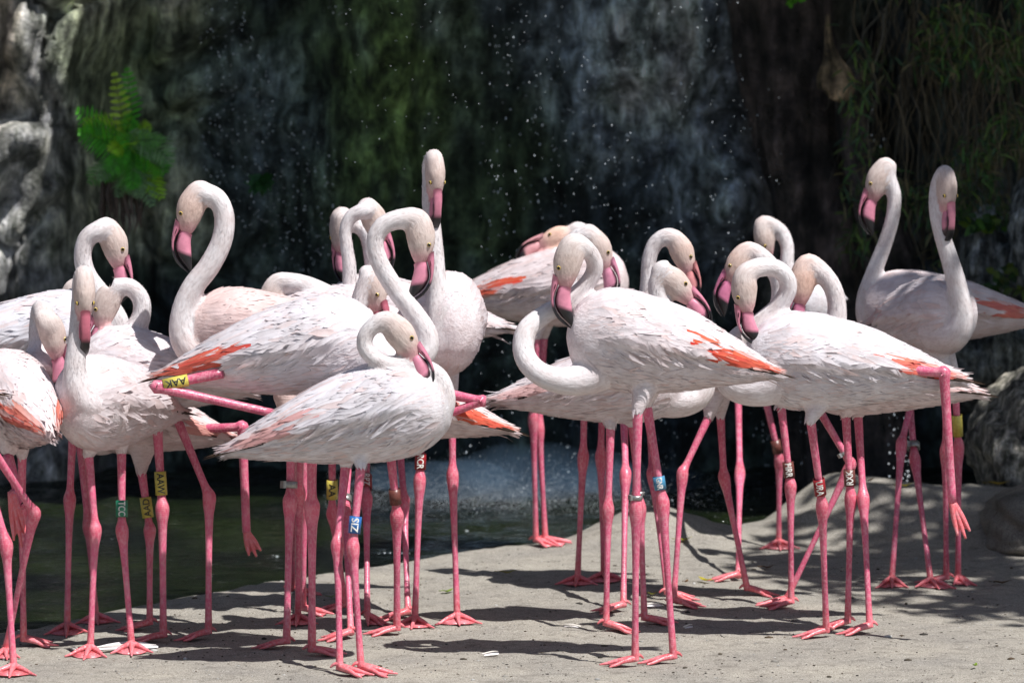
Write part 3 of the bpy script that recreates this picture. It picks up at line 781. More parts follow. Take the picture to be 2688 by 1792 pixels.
def flat_foot(mb, Ft, yaw, kd, tone, spread=26, ln=.082):
    """three webbed toes lying on the ground"""
    z = Ft.z
    base = Vector((Ft.x, Ft.y, z + .017*kd))
    tips = []
    for k, (da, l) in enumerate(((-spread, .92), (0, 1.05), (spread, .92))):
        a = yaw + R(da); d = Vector((math.cos(a), math.sin(a), 0))
        tp = Ft + d*ln*l*kd; gz = ground_z(tp.x, tp.y) + .004
        tip = Vector((tp.x, tp.y, gz)); mid = base.lerp(tip, .5); mid.z = max(mid.z, (base.z+gz)/2) + .004; m2 = base.lerp(tip, .82); m2.z = gz+.003
        V, F = tube([base + Vector((0, 0, .004)), mid, m2, tip + d*.006], [.0100*kd, .0060*kd, .0042*kd, .0018*kd], 7, 4, (0, 0, 1)); mb.add(V, F, FOOTC*tone, 1)
        tips.append((mid, m2, tip))
    for k in (0, 1):                                  # webs
        a, b_ = tips[k], tips[k+1]
        c0 = base
        w = (a[2]+b_[2])/2; w = w.lerp(base, .15); w.z = min(a[2].z, b_[2].z)+.0015
        lo = Vector((0, 0, -.001))
        V = [c0, a[0]+lo, a[1]+lo, w, b_[1]+lo, b_[0]+lo]; Vb = [v + Vector((0, 0, -.002)) for v in V]
        mb.add(V + Vb, [(0, 1, 2, 3), (0, 3, 4, 5), (9, 8, 7, 6), (11, 10, 9, 6)] + [(i, i+6, (i+1) % 6+6, (i+1) % 6) for i in range(6)], FOOTC*tone*.88, 1)
    d = Vector((math.cos(yaw+math.pi+.3), math.sin(yaw+math.pi+.3), 0))      # hind toe
    V, F = tube([base + Vector((0, 0, .012)), base + d*.014*kd + Vector((0, 0, .010)), base + d*.024*kd + Vector((0, 0, .002))], [.006*kd, .0045*kd, .002*kd], 6, 3, (0, 0, 1)); mb.add(V, F, FOOTC*tone, 1)
def hang_foot(mb, a, b, kd, tone):
    """closed toes hanging from a to b"""
    d = b-a; s = d.cross(Vector((0, -1, 0.2))).normalized()
    for k in (-1, 0, 1):
        e = a + d*(1.0 if k == 0 else .86) + s*(.017*k*kd)
        m_ = a + d*.45 + s*(.011*k*kd)
        V, F = tube([a, m_, e], [.010*kd, .0075*kd, .003*kd], 7, 4, (0, 1, 0)); mb.add(V, F, FOOTC*tone, 1)
    V = [a + s*.006, a - s*.006, a + d*.8 - s*.014, a + d*.7, a + d*.8 + s*.014]
    V = V + [v + Vector((0, .003, 0)) for v in V]
    mb.add(V, [(0, 1, 2, 3), (0, 3, 4), (8, 7, 6, 5), (9, 8, 5)] + [(i, i+5, (i+1) % 5+5, (i+1) % 5) for i in range(5)], FOOTC*tone*.88, 1)

WHITE = np.array((0.735, 0.72, 0.755)); PINKW = np.array((0.72, 0.56, 0.535)); CREAM = np.array((0.69, 0.655, 0.66)); HEADC = np.array((0.60, 0.495, 0.45))
ORANGE = np.array((0.72, 0.13, 0.055)); REDO = np.array((0.62, 0.035, 0.022)); BLK = np.array((0.02, 0.018, 0.018)); PEACH = np.array((0.80, 0.42, 0.32))
def flamingo(name, d, body, neck, head, legs, label, raised=(), bands=(), orange=.7, pink=.3, kd=1.0, ruffle=1.0, nneck=900, dens=1.0, ff=True, seed=0, headpink=0.0, thick=.96):
    rng = np.random.default_rng(seed+100); kpx = d/FPX
    cx, cy, Lpx, yaw, pitch, hs = body
    c = px(cx, cy, d); L = Lpx*kpx
    T = Torso(c, L, R(yaw), R(pitch), hs)
    # ---- legs geometry first (world)
    LG = []
    for lg in legs:
        (hu, hv), (au, av), (fu, fv) = lg['p']
        Ft = foot_point(fu, fv)
        Hd = d + lg.get('hd', 0.0)
        H = px(hu, hv, Hd); A = px(au, av, Hd*.55 + Ft.y*.45)
        Ft = Vector((Ft.x, Ft.y, Ft.z))
        LG.append((H, A, Ft + Vector((0, 0, .014)), lg))
    feet = [l[2] for l in LG] or [Vector((c.x, c.y, 0))]
    mid = sum(feet, Vector())/len(feet); root = empty('flamingo', (mid.x, mid.y, ground_z(mid.x, mid.y)))
    tag(root, label, 'flamingo', 'flamingos standing on the sand bank')
    base_w = WHITE*(1-pink) + PINKW*pink
    # ---- torso loft
    SRC = []        # (V, F, colours) for the continuous body
    tt = np.concatenate([np.linspace(.0, .9, 19), [.94, .97, .99, 1.0]]); nph = 28
    ph = np.linspace(-math.pi, math.pi, nph, endpoint=False)
    G = T.world(T.loc(tt[:, None] + 0*ph[None], ph[None] + 0*tt[:, None]).reshape(-1, 3))
    F = [(i*nph+j, i*nph+(j+1) % nph, (i+1)*nph+(j+1) % nph, (i+1)*nph+j) for i in range(len(tt)-1) for j in range(nph)]
    F += [tuple(range(nph-1, -1, -1)), tuple((len(tt)-1)*nph+j for j in range(nph))]
    SRC.append((G, F, np.tile(base_w, (len(G), 1))))
    # ---- neck + head
    hc, HF, HD, HL = headframe(head, d); hsz = head.get('s', 1.0)
    pts = [tuple(px(u, v, d+dd)) + (r*kpx*thick, r*kpx*thick) for (u, v, dd, r) in neck]
    for x, dd, ru, rs in HEADMM:
        p = hc + HF*(x*.001*hsz) + HD*(dd*.001*hsz); pts.append(tuple(p) + (ru*.001*hsz, rs*.001*hsz))
    DN = catmull(pts, 7)
    C_, Tn, S, U = frames([q[:3] for q in DN], HL, True)
    n = 18
    V, F = loft(C_, S, U, [q[4] for q in DN], [q[3] for q in DN], n)
    nk = len(neck); cols = []
    for i in range(len(DN)):
        f = i/7.0
        h_ = sstep(nk-1.2, nk+1.2, f); q = sstep(0.5, 2.5, f)
        cc = base_w*(1-q) + CREAM*q; hcn = HEADC*(1-headpink) + np.array((0.80, 0.50, 0.38))*headpink
        cc = cc*(1-h_) + hcn*h_
        l_ = sstep(nk+1.7, nk+3.2, f)*.75; cc = cc*(1-l_) + np.array((.66, .33, .36))*l_
        cols += [cc]*n
    SRC.append((np.array([tuple(v) for v in V]), F, np.array(cols)))
    # ---- feathered thighs
    for H, A, Ft, lg in LG:
        top = H + (Vector(T.c) - H)*.38; dr = (A-H).normalized()
        th = lg.get('th', 1.0)
        V, F = tube([top, H.lerp(top, .45), H, H + dr*.02*kd], [.036*kd*th, .026*kd*th, .017*kd*th, .010*kd], 12, 3, (1, .2, 0))
        SRC.append((np.array(V), F, np.tile(base_w*.97, (len(V), 1))))
    for rs_ in raised:
        H = px(*rs_['p'][0][:2], d + rs_['p'][0][2]); top = H + (Vector(T.c) - H)*.4
        V, F = tube([top, H.lerp(top, .5), H], [.055*kd, .036*kd, .017*kd], 12, 3, (.1, .2, 1)); SRC.append((np.array(V), F, np.tile(base_w, (len(V), 1))))
    allV = np.concatenate([s[0] for s in SRC]); allC = np.concatenate([s[2] for s in SRC]); allF = []; o_ = 0
    for s in SRC:
        allF += [tuple(i+o_ for i in f) for f in s[1]]; o_ += len(s[0])
    # fuse into one continuous skin
    me = bpy.data.meshes.new('tmp'); me.from_pydata(allV.tolist(), [], allF); me.update()
    ob = bpy.data.objects.new('tmp', me); COL.objects.link(ob)
    md = ob.modifiers.new('r', 'REMESH'); md.mode = 'VOXEL'; md.voxel_size = .0065
    ms = ob.modifiers.new('s', 'SMOOTH'); ms.factor = .5; ms.iterations = 5
    bpy.context.view_layer.update()
    ev = bpy.data.meshes.new_from_object(ob.evaluated_get(bpy.context.evaluated_depsgraph_get()))
    nv = len(ev.vertices); co = np.empty(nv*3); ev.vertices.foreach_get('co', co); co = co.reshape(-1, 3)
    fc = [tuple(p.vertices) for p in ev.polygons]
    bpy.data.objects.remove(ob); bpy.data.meshes.remove(me); bpy.data.meshes.remove(ev)
    kt = kdtree.KDTree(len(allV))
    for i, v_ in enumerate(allV): kt.insert(v_, i)
    kt.balance()
    near = [kt.find(v_)[1] for v_ in co]; cc = allC[near]
    nT = len(SRC[0][0]); nN = len(SRC[1][0]); acc = np.cumsum([0]+[(C_[i+1]-C_[i]).length for i in range(len(C_)-1)])
    flow = np.zeros((nv, 3)); lc = (co - T.c) @ T.M
    for i_, k_ in enumerate(near):
        if nT <= k_ < nT+nN:
            r_ = (k_-nT)//18; dv = Vector(co[i_]) - C_[r_]; flow[i_] = (dv.dot(S[r_]), dv.dot(U[r_]), (acc[r_] + dv.dot(Tn[r_]))*.38)
        else: flow[i_] = (lc[i_][1], lc[i_][2]+.4, lc[i_][0]*.38)
    mb = MB(); mb.add(co, fc, cc, 0)
    tone = 1.0
    for H, A, Ft, lg in LG:
        leg_mesh(mb, (H, A, Ft), H, kd*lg.get('k', 1), tone); flat_foot(mb, Ft - Vector((0, 0, .014)), R(lg.get('y', 0)), kd, tone, lg.get('sp', 26))
    RG = []
    for rs_ in raised:
        Q = [px(u, v, d+dd) for u, v, dd in rs_['p']]
        P = [Q[0], Q[0].lerp(Q[1], .5), Q[0].lerp(Q[1], .85), Q[1], Q[1].lerp(Q[2], .1), Q[1].lerp(Q[2], .5), Q[2]]
        V, F = tube(P, [x*kd for x in (.0145, .0125, .0125, .0175, .0135, .0115, .0115)], 10, 4, (.1, 1, .1)); mb.add(V, F, LEGC, 1)
        if len(Q) > 3: hang_foot(mb, Q[2], Q[3], kd, tone)
        RG.append(Q)
    mb.build('body', [M_DOWN, M_LEG], root, flow=np.concatenate([flow, np.zeros((mb.n-nv, 3))]))
    # ---- bill and eyes
    tone_b = head.get('bill', PINK_BILL)
    build_bill(root, hc, HF, HD, HL, hsz, tone_b)
    for sg in (-1, 1):
        ep = hc + HF*(.026*hsz) - HD*(.013*hsz) + HL*(sg*.0190*hsz); build_eye(root, ep, (HL*sg - HD*.12 + HF*.1), .0060*hsz)
    # ---- plumage
    def U_(a, b_, n): return rng.uniform(a, b_, n)
    def cols_(n, base, var=.06, pk=.35):
        k = 1 + rng.normal(0, var*.55, n)[:, None]; p = (rng.random(n) < pk)[:, None]*U_(.1, .75, n)[:, None]
        return np.clip((base[None]*(1-p) + PINKW[None]*p)*k, 0.02, .86)
    PV, PF, PC = [], [], []
    def put(lst, r_):
        o2 = sum(len(a) for a in lst[0]); lst[0].append(r_[0]); lst[1].append(r_[1]+o2); lst[2].append(r_[2]); lst[3].append(r_[3])
    body_l = ([], [], [], [])
    n = int(2300*dens)
    t = U_(.10, .97, n); p_ = U_(1.2, math.pi, n)*rng.choice([-1, 1], n); idx = np.argsort(t)
    t, p_ = t[idx], p_[idx]
    keep = ~((np.abs(p_) < 1.66) & (t < .62)); t, p_ = t[keep], p_[keep]; n = len(t)
    cb = cols_(n, base_w, .05, .25)
    put(body_l, T.feathers(t, p_, U_(.10, .19, n), U_(.007, .019, n), rng.normal(0, .13, n), np.full(n, -.0012), U_(.0004, .0034, n)*ruffle, cb*.97, cb, .05))
    n = int(320*dens)
    t = np.sort(U_(.5, .97, n)); p_ = U_(-.7, .7, n); cb = cols_(n, base_w, .04, .15)
    put(body_l, T.feathers(t, p_, U_(.10, .18, n), U_(.012, .026, n), rng.normal(0, .06, n), np.full(n, -.0005), U_(.001, .003, n), cb*.97, cb, .05))
    # tail
    n = 26
    t = U_(.03, .15, n); p_ = U_(-math.pi, math.pi, n); cb = cols_(n, base_w, .05, .6)
    put(body_l, T.feathers(t, p_, np.minimum(U_(.09, .19, n), t+.075), U_(.018, .028, n), rng.normal(0, .25, n), np.full(n, .0), rng.normal(.002, .007, n), cb, cb*.93, .05))
    V = np.concatenate(body_l[0]).tolist(); Fq = np.concatenate(body_l[1]).tolist(); Cq = np.concatenate(body_l[2]).tolist()
    pm = MB(); pm.add(V, Fq, Cq, 0, np.concatenate(body_l[3]).tolist())
    # little feathers ruffled along the neck
    lens = np.cumsum([0]+[(C_[i+1]-C_[i]).length for i in range(len(C_)-1)])
    lim = lens[int(7*(nk+.2))]
    limh = lens[min(len(lens)-1, int(7*(nk+1.2)))]
    for i in range(nneck):
        s_ = rng.uniform(lens[6], limh); k = int(np.searchsorted(lens, s_))-1; k = max(1, min(k, len(C_)-2)); f_ = (s_-lens[k])/max(1e-6, lens[k+1]-lens[k])
        a = rng.uniform(0, 2*math.pi); o3 = (S[k]*math.cos(a)*DN[k][4] + U[k]*math.sin(a)*DN[k][3]); nr = o3.normalized(); tn = Tn[k]; sdv = tn.cross(nr)
        p = C_[k].lerp(C_[k+1], f_) + o3*.95; ln = rng.uniform(.005, .0085); w_ = rng.uniform(.0006, .0012); q_ = p - tn*ln*.8 + nr*(ln*rng.uniform(.22, .5)) + sdv*rng.normal(0, .0012)
        pm.add([p - sdv*w_, p + sdv*w_, q_ + sdv*w_*.25, q_ - sdv*w_*.25], [(0, 1, 2, 3)], np.clip(np.array(cols[k*18])*rng.uniform(.97, 1.06), 0, .8), 0, [nr]*4)
    # thigh fluff
    for H, A, Ft, lg in LG:
        top = H + (Vector(T.c) - H)*.3; ax = (H-top).normalized()
        for i in range(46):
            a = rng.uniform(0, 2*math.pi); f = rng.uniform(0, 1); e1 = ax.orthogonal().normalized(); e2 = ax.cross(e1); nr = e1*math.cos(a) + e2*math.sin(a)
            r_ = (.028*(1-f) + .015*f)*kd; p = top.lerp(H, f) + nr*r_; ln = rng.uniform(.016, .03); w_ = rng.uniform(.006, .011); sdv = ax.cross(nr)
            q1 = p + ax*ln*.5 + nr*.001 - nr*ln*.15; q2 = p + ax*ln + nr*.002 - nr*ln*.35
            ck = np.clip(base_w*rng.uniform(.9, 1.05), 0, .86)
            pm.add([p - sdv*w_*.4, p + sdv*w_*.4, q1 - sdv*w_*.5, q1 + sdv*w_*.5, q2 - sdv*w_*.1, q2 + sdv*w_*.1], [(0, 1, 3, 2), (2, 3, 5, 4)], ck, 0, [(nr+ax*.2).normalized()]*6)
    o = pm.build('plumage', M_FEATHER, root); o['kind'] = 'stuff'
    # ---- wings
    for sg in (-1, 1):
        wl = ([], [], [], [])
        # coloured coverts low on the wing, mostly overlapped by the long feathers above
        n = 40
        t = np.linspace(.13, .43, n) + U_(-.01, .01, n); p_ = sg*U_(1.0, 1.55, n)
        mixo = U_(0, 1, n)[:, None]; co_ = ORANGE[None]*mixo + REDO[None]*(1-mixo); co_ = co_*orange + base_w[None]*(1-orange)
        pw = (rng.random(n) < .18)[:, None]*.6*(orange > .6); co_ = co_*(1-pw) + base_w[None]*pw; tipc = co_*.78 + PEACH[None]*.22
        put(wl, T.feathers(t, p_, np.minimum(U_(.13, .22, n), t+.04), U_(.016, .026, n), sg*U_(-.12, .06, n), np.full(n, .0035), U_(.0055, .0085, n), co_, tipc, .1))
        n = 14      # long pinkish secondaries running to the tail
        t = U_(.12, .28, n); p_ = sg*U_(.75, 1.5, n); mixo = U_(0, 1, n)[:, None]; co_ = PEACH[None]*mixo + ORANGE[None]*(1-mixo); co_ = co_*orange + base_w[None]*(1-orange)
        put(wl, T.feathers(t, p_, np.minimum(U_(.18, .30, n), t+.07), U_(.018, .026, n), sg*U_(-.1, .25, n), np.full(n, .003), U_(.004, .009, n), co_, base_w[None]*.5 + co_*.5, .15))
        # loose ruffled row along the lower wing edge
        n = int(80*dens)
        t = np.sort(U_(.40, .84, n)); p_ = sg*(U_(1.28, 1.66, n)); cb = cols_(n, base_w*1.02, .03, .1)
        put(wl, T.feathers(t, p_, U_(.10, .22, n), U_(.010, .022, n), sg*U_(-.10, .34, n), np.full(n, .001), U_(.004, .015, n)*ruffle, cb*.95, cb, .05))
        # rows of lesser coverts over the shoulder
        T_, P__ = [], []
        for r_ in range(17):
            tr = .90 - r_*.022; m_ = max(6, int(16*dens))
            T_ += list(tr + rng.normal(0, .008, m_)); P__ += list(np.linspace(.22, 1.58, m_) + rng.normal(0, .06, m_))
        t = np.array(T_)[::-1]; p_ = sg*np.array(P__)[::-1]; n = len(t); cb = cols_(n, base_w, .045, .3)
        put(wl, T.feathers(t, p_, U_(.11, .20, n), U_(.013, .027, n), sg*U_(-.05, .25, n), np.full(n, .0), U_(.0010, .0042, n)*ruffle, cb*.96, cb, .06))
        # greater coverts and scapulars, long, drooping over the flank
        T_, P__ = [], []
        for r_ in range(9):
            tr = .56 - r_*.038; m_ = max(6, int(12*dens))
            T_ += list(tr + rng.normal(0, .034, m_)); P__ += list(np.linspace(.10, 1.25 - .078*r_, m_) + rng.normal(0, .06, m_))
        t = np.array(T_)[::-1]; p_ = sg*np.array(P__)[::-1]; n = len(t); cb = cols_(n, base_w, .05, .35)
        lnv = U_(.16, .26, n)
        put(wl, T.feathers(t, p_, np.minimum(lnv, t+.05), U_(.018, .030, n), sg*(U_(-.05, .12, n)*nsstep(.2, .5, t)), np.full(n, .002), U_(.004, .007, n), cb*.96, cb*1.0, .07))
        wing = obj('wing', np.concatenate(wl[0]), np.concatenate(wl[1]).tolist(), M_FEATHER, root, colors=np.concatenate(wl[2]), normals=np.concatenate(wl[3]))
        # flight feathers showing as dark slivers at the wing tip
        n = 5 if ff else 0
        for i in range(n):
            t = np.array([.20 - .012*i]); p_ = np.array([sg*(1.42 + .05*i)])
            r_ = T.feathers(t, p_, np.array([.22 + .014*i - .015*(i % 2)]), np.array([.017]), np.array([sg*(.10 - .05*i)]), np.array([.003]), np.array([.006 + .0008*i]), BLK[None], (BLK + np.array((.06, .035, .02)))[None], 0)
            obj('flight_feather', r_[0], r_[1].tolist(), M_FEATHER, wing, colors=r_[2], normals=r_[3])
    # ---- rings
    for bd in bands:
        if 'leg' in bd:
            H, A, Ft, lg = LG[bd['leg']]; a, b_ = (H, A)
        else: a, b_ = RG[bd['raised']][0], RG[bd['raised']][1]
        ln = bd['len']*kpx; tot = (b_-a).length; end = bd.get('end', .03)*1.0
        e = a.lerp(b_, 1 - end/tot); s_ = a.lerp(b_, 1 - (end+ln)/tot)
        build_band(root, s_, e, bd.get('r', .0155)*kd, bd['c'], bd.get('t'), INKB if bd['c'] == 'yellow' else INKW, bd.get('down', True), bd.get('shift', 0))
    return root
def E(eu, ev, tu, tv, face, **k): return dict(eye=(eu, ev), tip=(tu, tv), face=face, **k)
def Cc(u, v, a, face, turn=0, **k): return dict(c=(u, v), a=a, face=face, turn=turn, **k)
def lg(h, a, f, y=0, **k): return dict(p=(h, a, f), y=y, **k)
FL = []
def bird(*a, **k):
    k.setdefault('seed', len(FL)+1); FL.append(flamingo('flamingo', *a, **k))
#BIRDS
# front middle, blue ring
bird(9.93, (925, 1080, 600, 0, 7, 1.08),
     [(1040, 1090, 0, 75), (1120, 1095, -.01, 52), (1163, 1055, -.02, 36), (1150, 990, -.03, 28), (1090, 958, -.04, 25), (1015, 955, -.05, 24), (965, 925, -.05, 23), (958, 885, -.05, 23), (985, 852, -.05, 25)],
     E(1085, 882, 1115, 1034, 'R', dd=-.05),
     [lg((908, 1217), (886, 1425), (892, 1772), -20, hd=.02), lg((948, 1217), (926, 1431), (948, 1768), -8, hd=-.05)],
     'smallest front flamingo, facing right, low body tilted down to its tail, ring lettered ZIS', bands=[dict(leg=1, len=45, c='blue', t='ZIS', down=False)], orange=.45, pink=.1)
# middle left, raised leg with yellow ring
bird(10.1, (742, 905, 580, 0, 4, 1.08),
     [(940, 920, 0, 85), (1040, 950, 0, 55), (1108, 930, 0, 38), (1120, 880, 0, 32), (1085, 820, 0, 29), (1037, 757, 0, 27), (998, 692, 0, 26), (984, 635, 0, 25), (1003, 595, 0, 26), (1042, 577, 0, 28)],
     E(1131, 641, 1073, 799, 'R'),
     [lg((819, 1150), (819, 1324), (819, 1722), -12, k=1.2)],
     'large flamingo facing right with one leg folded back, yellow ring AAK', raised=[dict(p=[(585, 978, -.07), (408, 1015, -.09), (720, 1085, -.06)])],
     bands=[dict(raised=0, len=66, c='yellow', t='AAK', end=.02)], orange=.95, pink=.15)
# right of centre, preening
bird(10.02, (1731, 893, 545, 180, 4, 1.2),
     [(1620, 920, 0, 95), (1560, 980, -.02, 56), (1490, 1000, -.04, 40), (1420, 982, -.04, 33), (1378, 935, -.02, 31), (1380, 872, 0, 30), (1425, 828, .02, 27), (1490, 790, .03, 25), (1540, 745, .03, 24), (1562, 702, .02, 24), (1547, 662, 0, 24)],
     E(1462, 701, 1498, 857, 'L', dd=-.03),
     [lg((1674, 1075), (1670, 1329), (1667, 1748), 190, hd=-.05, k=1.05), lg((1697, 1060), (1739, 1315), (1768, 1742), 186, hd=.04, k=1.05)],
     'large front flamingo right of centre, facing left, neck looped in a ring, preening its shoulder', bands=[dict(leg=0, len=12, c='steel', end=.018), dict(leg=1, len=36, c='pale_blue', t='GNR', end=.03)], orange=1.0, pink=.35)
# behind it, tail to the left
bird(10.68, (1580, 1000, 510, 0, 0, 1.0),
     [(1700, 1015, 0, 85), (1785, 1045, 0, 55), (1838, 1030, 0, 38), (1843, 975, 0, 32), (1810, 900, 0, 28), (1760, 830, 0, 26), (1727, 775, 0, 25), (1727, 735, 0, 25), (1748, 708, 0, 27)],
     E(1802, 740, 1850, 868, 'R'),
     [lg((1603, 1115), (1596, 1333), (1591, 1655), -5, hd=-.04), lg((1660, 1110), (1680, 1330), (1692, 1640), -8, hd=.05)],
     'flamingo whose white tail sticks out left behind the ring-necked preener, facing right', bands=[dict(leg=1, len=12, c='steel')], orange=.3, pink=.25)
# front right with red ring
bird(10.4, (2205, 940, 560, 180, -1, 1.13),
     [(2080, 960, 0, 100), (1990, 1010, -.02, 62), (1925, 1005, -.02, 45), (1905, 950, 0, 37), (1935, 890, .03, 30), (1990, 850, .03, 27), (2045, 802, .02, 26), (2070, 752, .01, 25), (2050, 712, 0, 25), (2005, 700, -.01, 27)],
     E(1931, 782, 1996, 906, 'L', dd=-.03, s=.93),
     [lg((2128, 1100), (2158, 1326), (2169, 1672), 186, hd=-.04)],
     'front right flamingo facing left, preening, red ring URA, one foot dangling behind', raised=[dict(p=[(2354, 967, -.05), (2478, 978, -.07), (2500, 1318, -.06), (2535, 1413, -.08)])],
     bands=[dict(leg=0, len=46, c='red', t='URA', down=True)], orange=.9, pink=.15)
# behind it, right tail
bird(10.68, (2300, 985, 480, 180, 0, 1.0),
     [(2150, 960, 0, 70), (2185, 890, 0, 36), (2197, 825, 0, 28), (2192, 772, 0, 26), (2168, 728, 0, 27)],
     E(2080, 750, 2112, 888, 'L', bill=(.55, .18, .28)),
     [lg((2220, 1085), (2233, 1304), (2225, 1648), 190, hd=-.03), lg((2252, 1085), (2266, 1304), (2283, 1660), 186, hd=.03)],
     'flamingo with peach-tinted head behind the red-ringed one, ring lettered RXK', bands=[dict(leg=0, len=44, c='brown', t='RXK', down=False)], orange=.2, pink=.5, headpink=.6)
# walking bird further back
bird(11.1, (2130, 950, 440, 180, 0, 1.0),
     [(1990, 930, 0, 55), (2015, 860, 0, 30), (2045, 790, 0, 24), (2040, 725, 0, 24), (2005, 682, 0, 27)],
     E(1910, 695, 1896, 822, 'L', s=.93, bill=(.62, .19, .32)),
     [lg((2050, 1060), (2075, 1272), (2077, 1596), 190, hd=-.03), lg((2144, 1065), (2233, 1217), (2062, 1590), 200, hd=.03)],
     'walking flamingo whose head shows left above the red-ringed bird, ring lettered HRR', dens=.35, bands=[dict(leg=0, len=42, c='brown', t='HRR', end=.02), dict(leg=1, len=10, c='steel', end=.03)], headpink=.3)
# shaded bird far back
bird(12.45, (2132, 785, 400, -100, 0, 1.1),
     [(2105, 800, -.1, 55), (2072, 740, -.15, 28), (2066, 690, -.15, 20), (2066, 645, -.14, 19), (2048, 606, -.13, 20)],
     Cc(2002, 622, -78, 'L', 40, dd=-.15, s=.95, bill=(.55, .20, .28)),
     [lg((2001, 1010), (2046, 1205), (2044, 1440), -90, sp=50, hd=-.05), lg((1937, 1010), (1942, 1239), (1938, 1524), 182, hd=0)],
     'shaded grey flamingo farthest back, small head turned left with a hooped neck', dens=.35, bands=[dict(leg=0, len=36, c='brown', end=.02)], orange=0, pink=.1)
# two tall birds at the right
bird(11.55, (2425, 818, 420, -58, 0, 1.2),
     [(2470, 860, -.08, 75), (2512, 870, -.16, 42), (2525, 820, -.18, 31), (2512, 750, -.18, 28), (2496, 690, -.18, 25), (2474, 620, -.18, 23), (2459, 550, -.17, 22), (2463, 490, -.16, 23)],
     Cc(2488, 492, -82, 'R', 68, dd=-.2, s=.97),
     [lg((2484, 985), (2482, 1180), (2484, 1532), 175, hd=-.08), lg((2505, 985), (2516, 1170), (2515, 1530), -80, hd=0)],
     'flamingo at far right in shade facing the camera with an upright neck, yellow ring', bands=[dict(leg=1, len=58, c='yellow', end=.03)], orange=.2, pink=.3)
bird(11.85, (2471, 800, 480, 180, -2, 1.0),
     [(2330, 830, 0, 62), (2282, 835, 0, 36), (2274, 780, 0, 27), (2296, 710, 0, 23), (2322, 642, 0, 21), (2343, 572, 0, 20), (2347, 512, 0, 20), (2332, 466, 0, 22)],
     E(2280, 480, 2287, 623, 'L', s=1.0),
     [lg((2405, 1010), (2367, 1161), (2341, 1534), -95, hd=-.02, sp=36), lg((2383, 1010), (2401, 1201), (2443, 1538), -80, hd=.04, sp=50)],
     'tall flamingo at right facing left, long pale S-shaped neck against the dark cliff', bands=[dict(leg=1, len=18, c='steel', r=.019)], orange=.8, pink=.5)
# left group: tall pinkish neck
bird(10.36, (722, 862, 520, 180, 0, 1.05),
     [(620, 890, 0, 90), (530, 925, -.02, 52), (482, 885, -.03, 36), (482, 815, -.03, 31), (508, 752, -.03, 29), (550, 697, -.03, 28), (582, 632, -.03, 27), (589, 570, -.03, 26), (571, 524, -.03, 26), (538, 508, -.03, 28)],
     E(472, 558, 495, 716, 'L', dd=-.03),
     [lg((765, 1130), (761, 1311), (752, 1702), 188, hd=-.03, k=1.1), lg((790, 1130), (786, 1290), (782, 1634), -90, sp=45, hd=.05)],
     'tall flamingo at left facing left with a high pinkish neck and steel ring', bands=[dict(leg=0, len=18, c='steel', r=.019)], orange=.3, pink=.95, headpink=.25, thick=1.05)
bird(10.5, (410, 965, 450, 190, 3, 1.2),
     [(320, 950, 0, 70), (345, 885, 0, 38), (370, 832, 0, 27), (370, 786, 0, 25), (341, 754, 0, 25), (302, 754, 0, 26)],
     E(249, 809, 262, 957, 'L'),
     [lg((413, 1125), (426, 1329), (429, 1685), 192, hd=-.04, k=1.1), lg((462, 1092), (549, 1302), (547, 1676), 195, hd=.03, k=1.05)],
     'flamingo with a small neck hoop behind the front-facing left bird, yellow ring AAW', bands=[dict(leg=0, len=62, c='yellow', t='AAW')], orange=.9, pink=.25)
# front-facing left bird, green ring
bird(10.28, (305, 1045, 500, -122, 0, 1.22),
     [(270, 1060, -.08, 95), (215, 1050, -.16, 52), (197, 985, -.18, 34), (201, 910, -.18, 27), (207, 840, -.17, 25), (211, 785, -.15, 25), (214, 740, -.15, 26)],
     Cc(222, 768, -88, 'R', 78, dd=-.2, bill=(.58, .16, .22)),
     [lg((232, 1190), (250, 1387), (237, 1716), -95, sp=42, hd=-.06), lg((319, 1180), (320, 1387), (346, 1708), -85, sp=42, hd=.02)],
     'front-facing flamingo at left with its bill hanging straight down, green ring TCC', bands=[dict(leg=1, len=44, c='green', t='TCC')], orange=.2, pink=.4)
# leftmost, seen from behind
bird(10.2, (46, 1048, 510, 114, 2, 1.22),
     [(88, 990, .12, 75), (102, 925, .18, 36), (100, 862, .2, 27), (106, 812, .19, 26)],
     Cc(141, 868, -72, 'R', -38, dd=.08),
     [lg((58, 1190), (58, 1340), (62, 1694), 0, hd=0)],
     'leftmost flamingo seen from behind, orange wing patches, head bent down to the right', ff=False, raised=[dict(p=[(20, 1195, -.05), (55, 1320, -.1), (30, 1290, -.12), (58, 1435, -.14)])], orange=.85, pink=.45)
bird(10.66, (58, 880, 560, 0, 2, 1.05),
     [(230, 880, 0, 80), (300, 885, -.01, 48), (303, 835, -.02, 33), (264, 772, -.02, 28), (229, 722, -.02, 26), (217, 672, -.02, 25), (229, 626, -.02, 26), (262, 604, -.02, 28)],
     E(328, 652, 306, 790, 'R'),
     [lg((192, 1120), (183, 1306), (176, 1658), -85, sp=48, hd=-.05), lg((205, 1120), (232, 1378), (252, 1632), -80, sp=50, hd=.08)],
     'bright white flamingo at far left facing right with a high hooped neck', orange=.3, pink=.0)
# bird just outside the left edge: its legs are in view
bird(9.9, (-255, 985, 430, 180, 0, 1.1),
     [(-350, 980, 0, 60), (-420, 930, 0, 35), (-440, 850, 0, 27), (-420, 760, 0, 25), (-430, 700, 0, 25)],
     E(-500, 720, -490, 870, 'L'),
     [lg((-40, 1150), (90, 1345), (14, 1724), -80, sp=24, hd=0), lg((-60, 1150), (16, 1427), (36, 1768), -90, sp=50, hd=.02)],
     'flamingo cut off by the left edge, only its crossed pink legs in view', dens=.35)
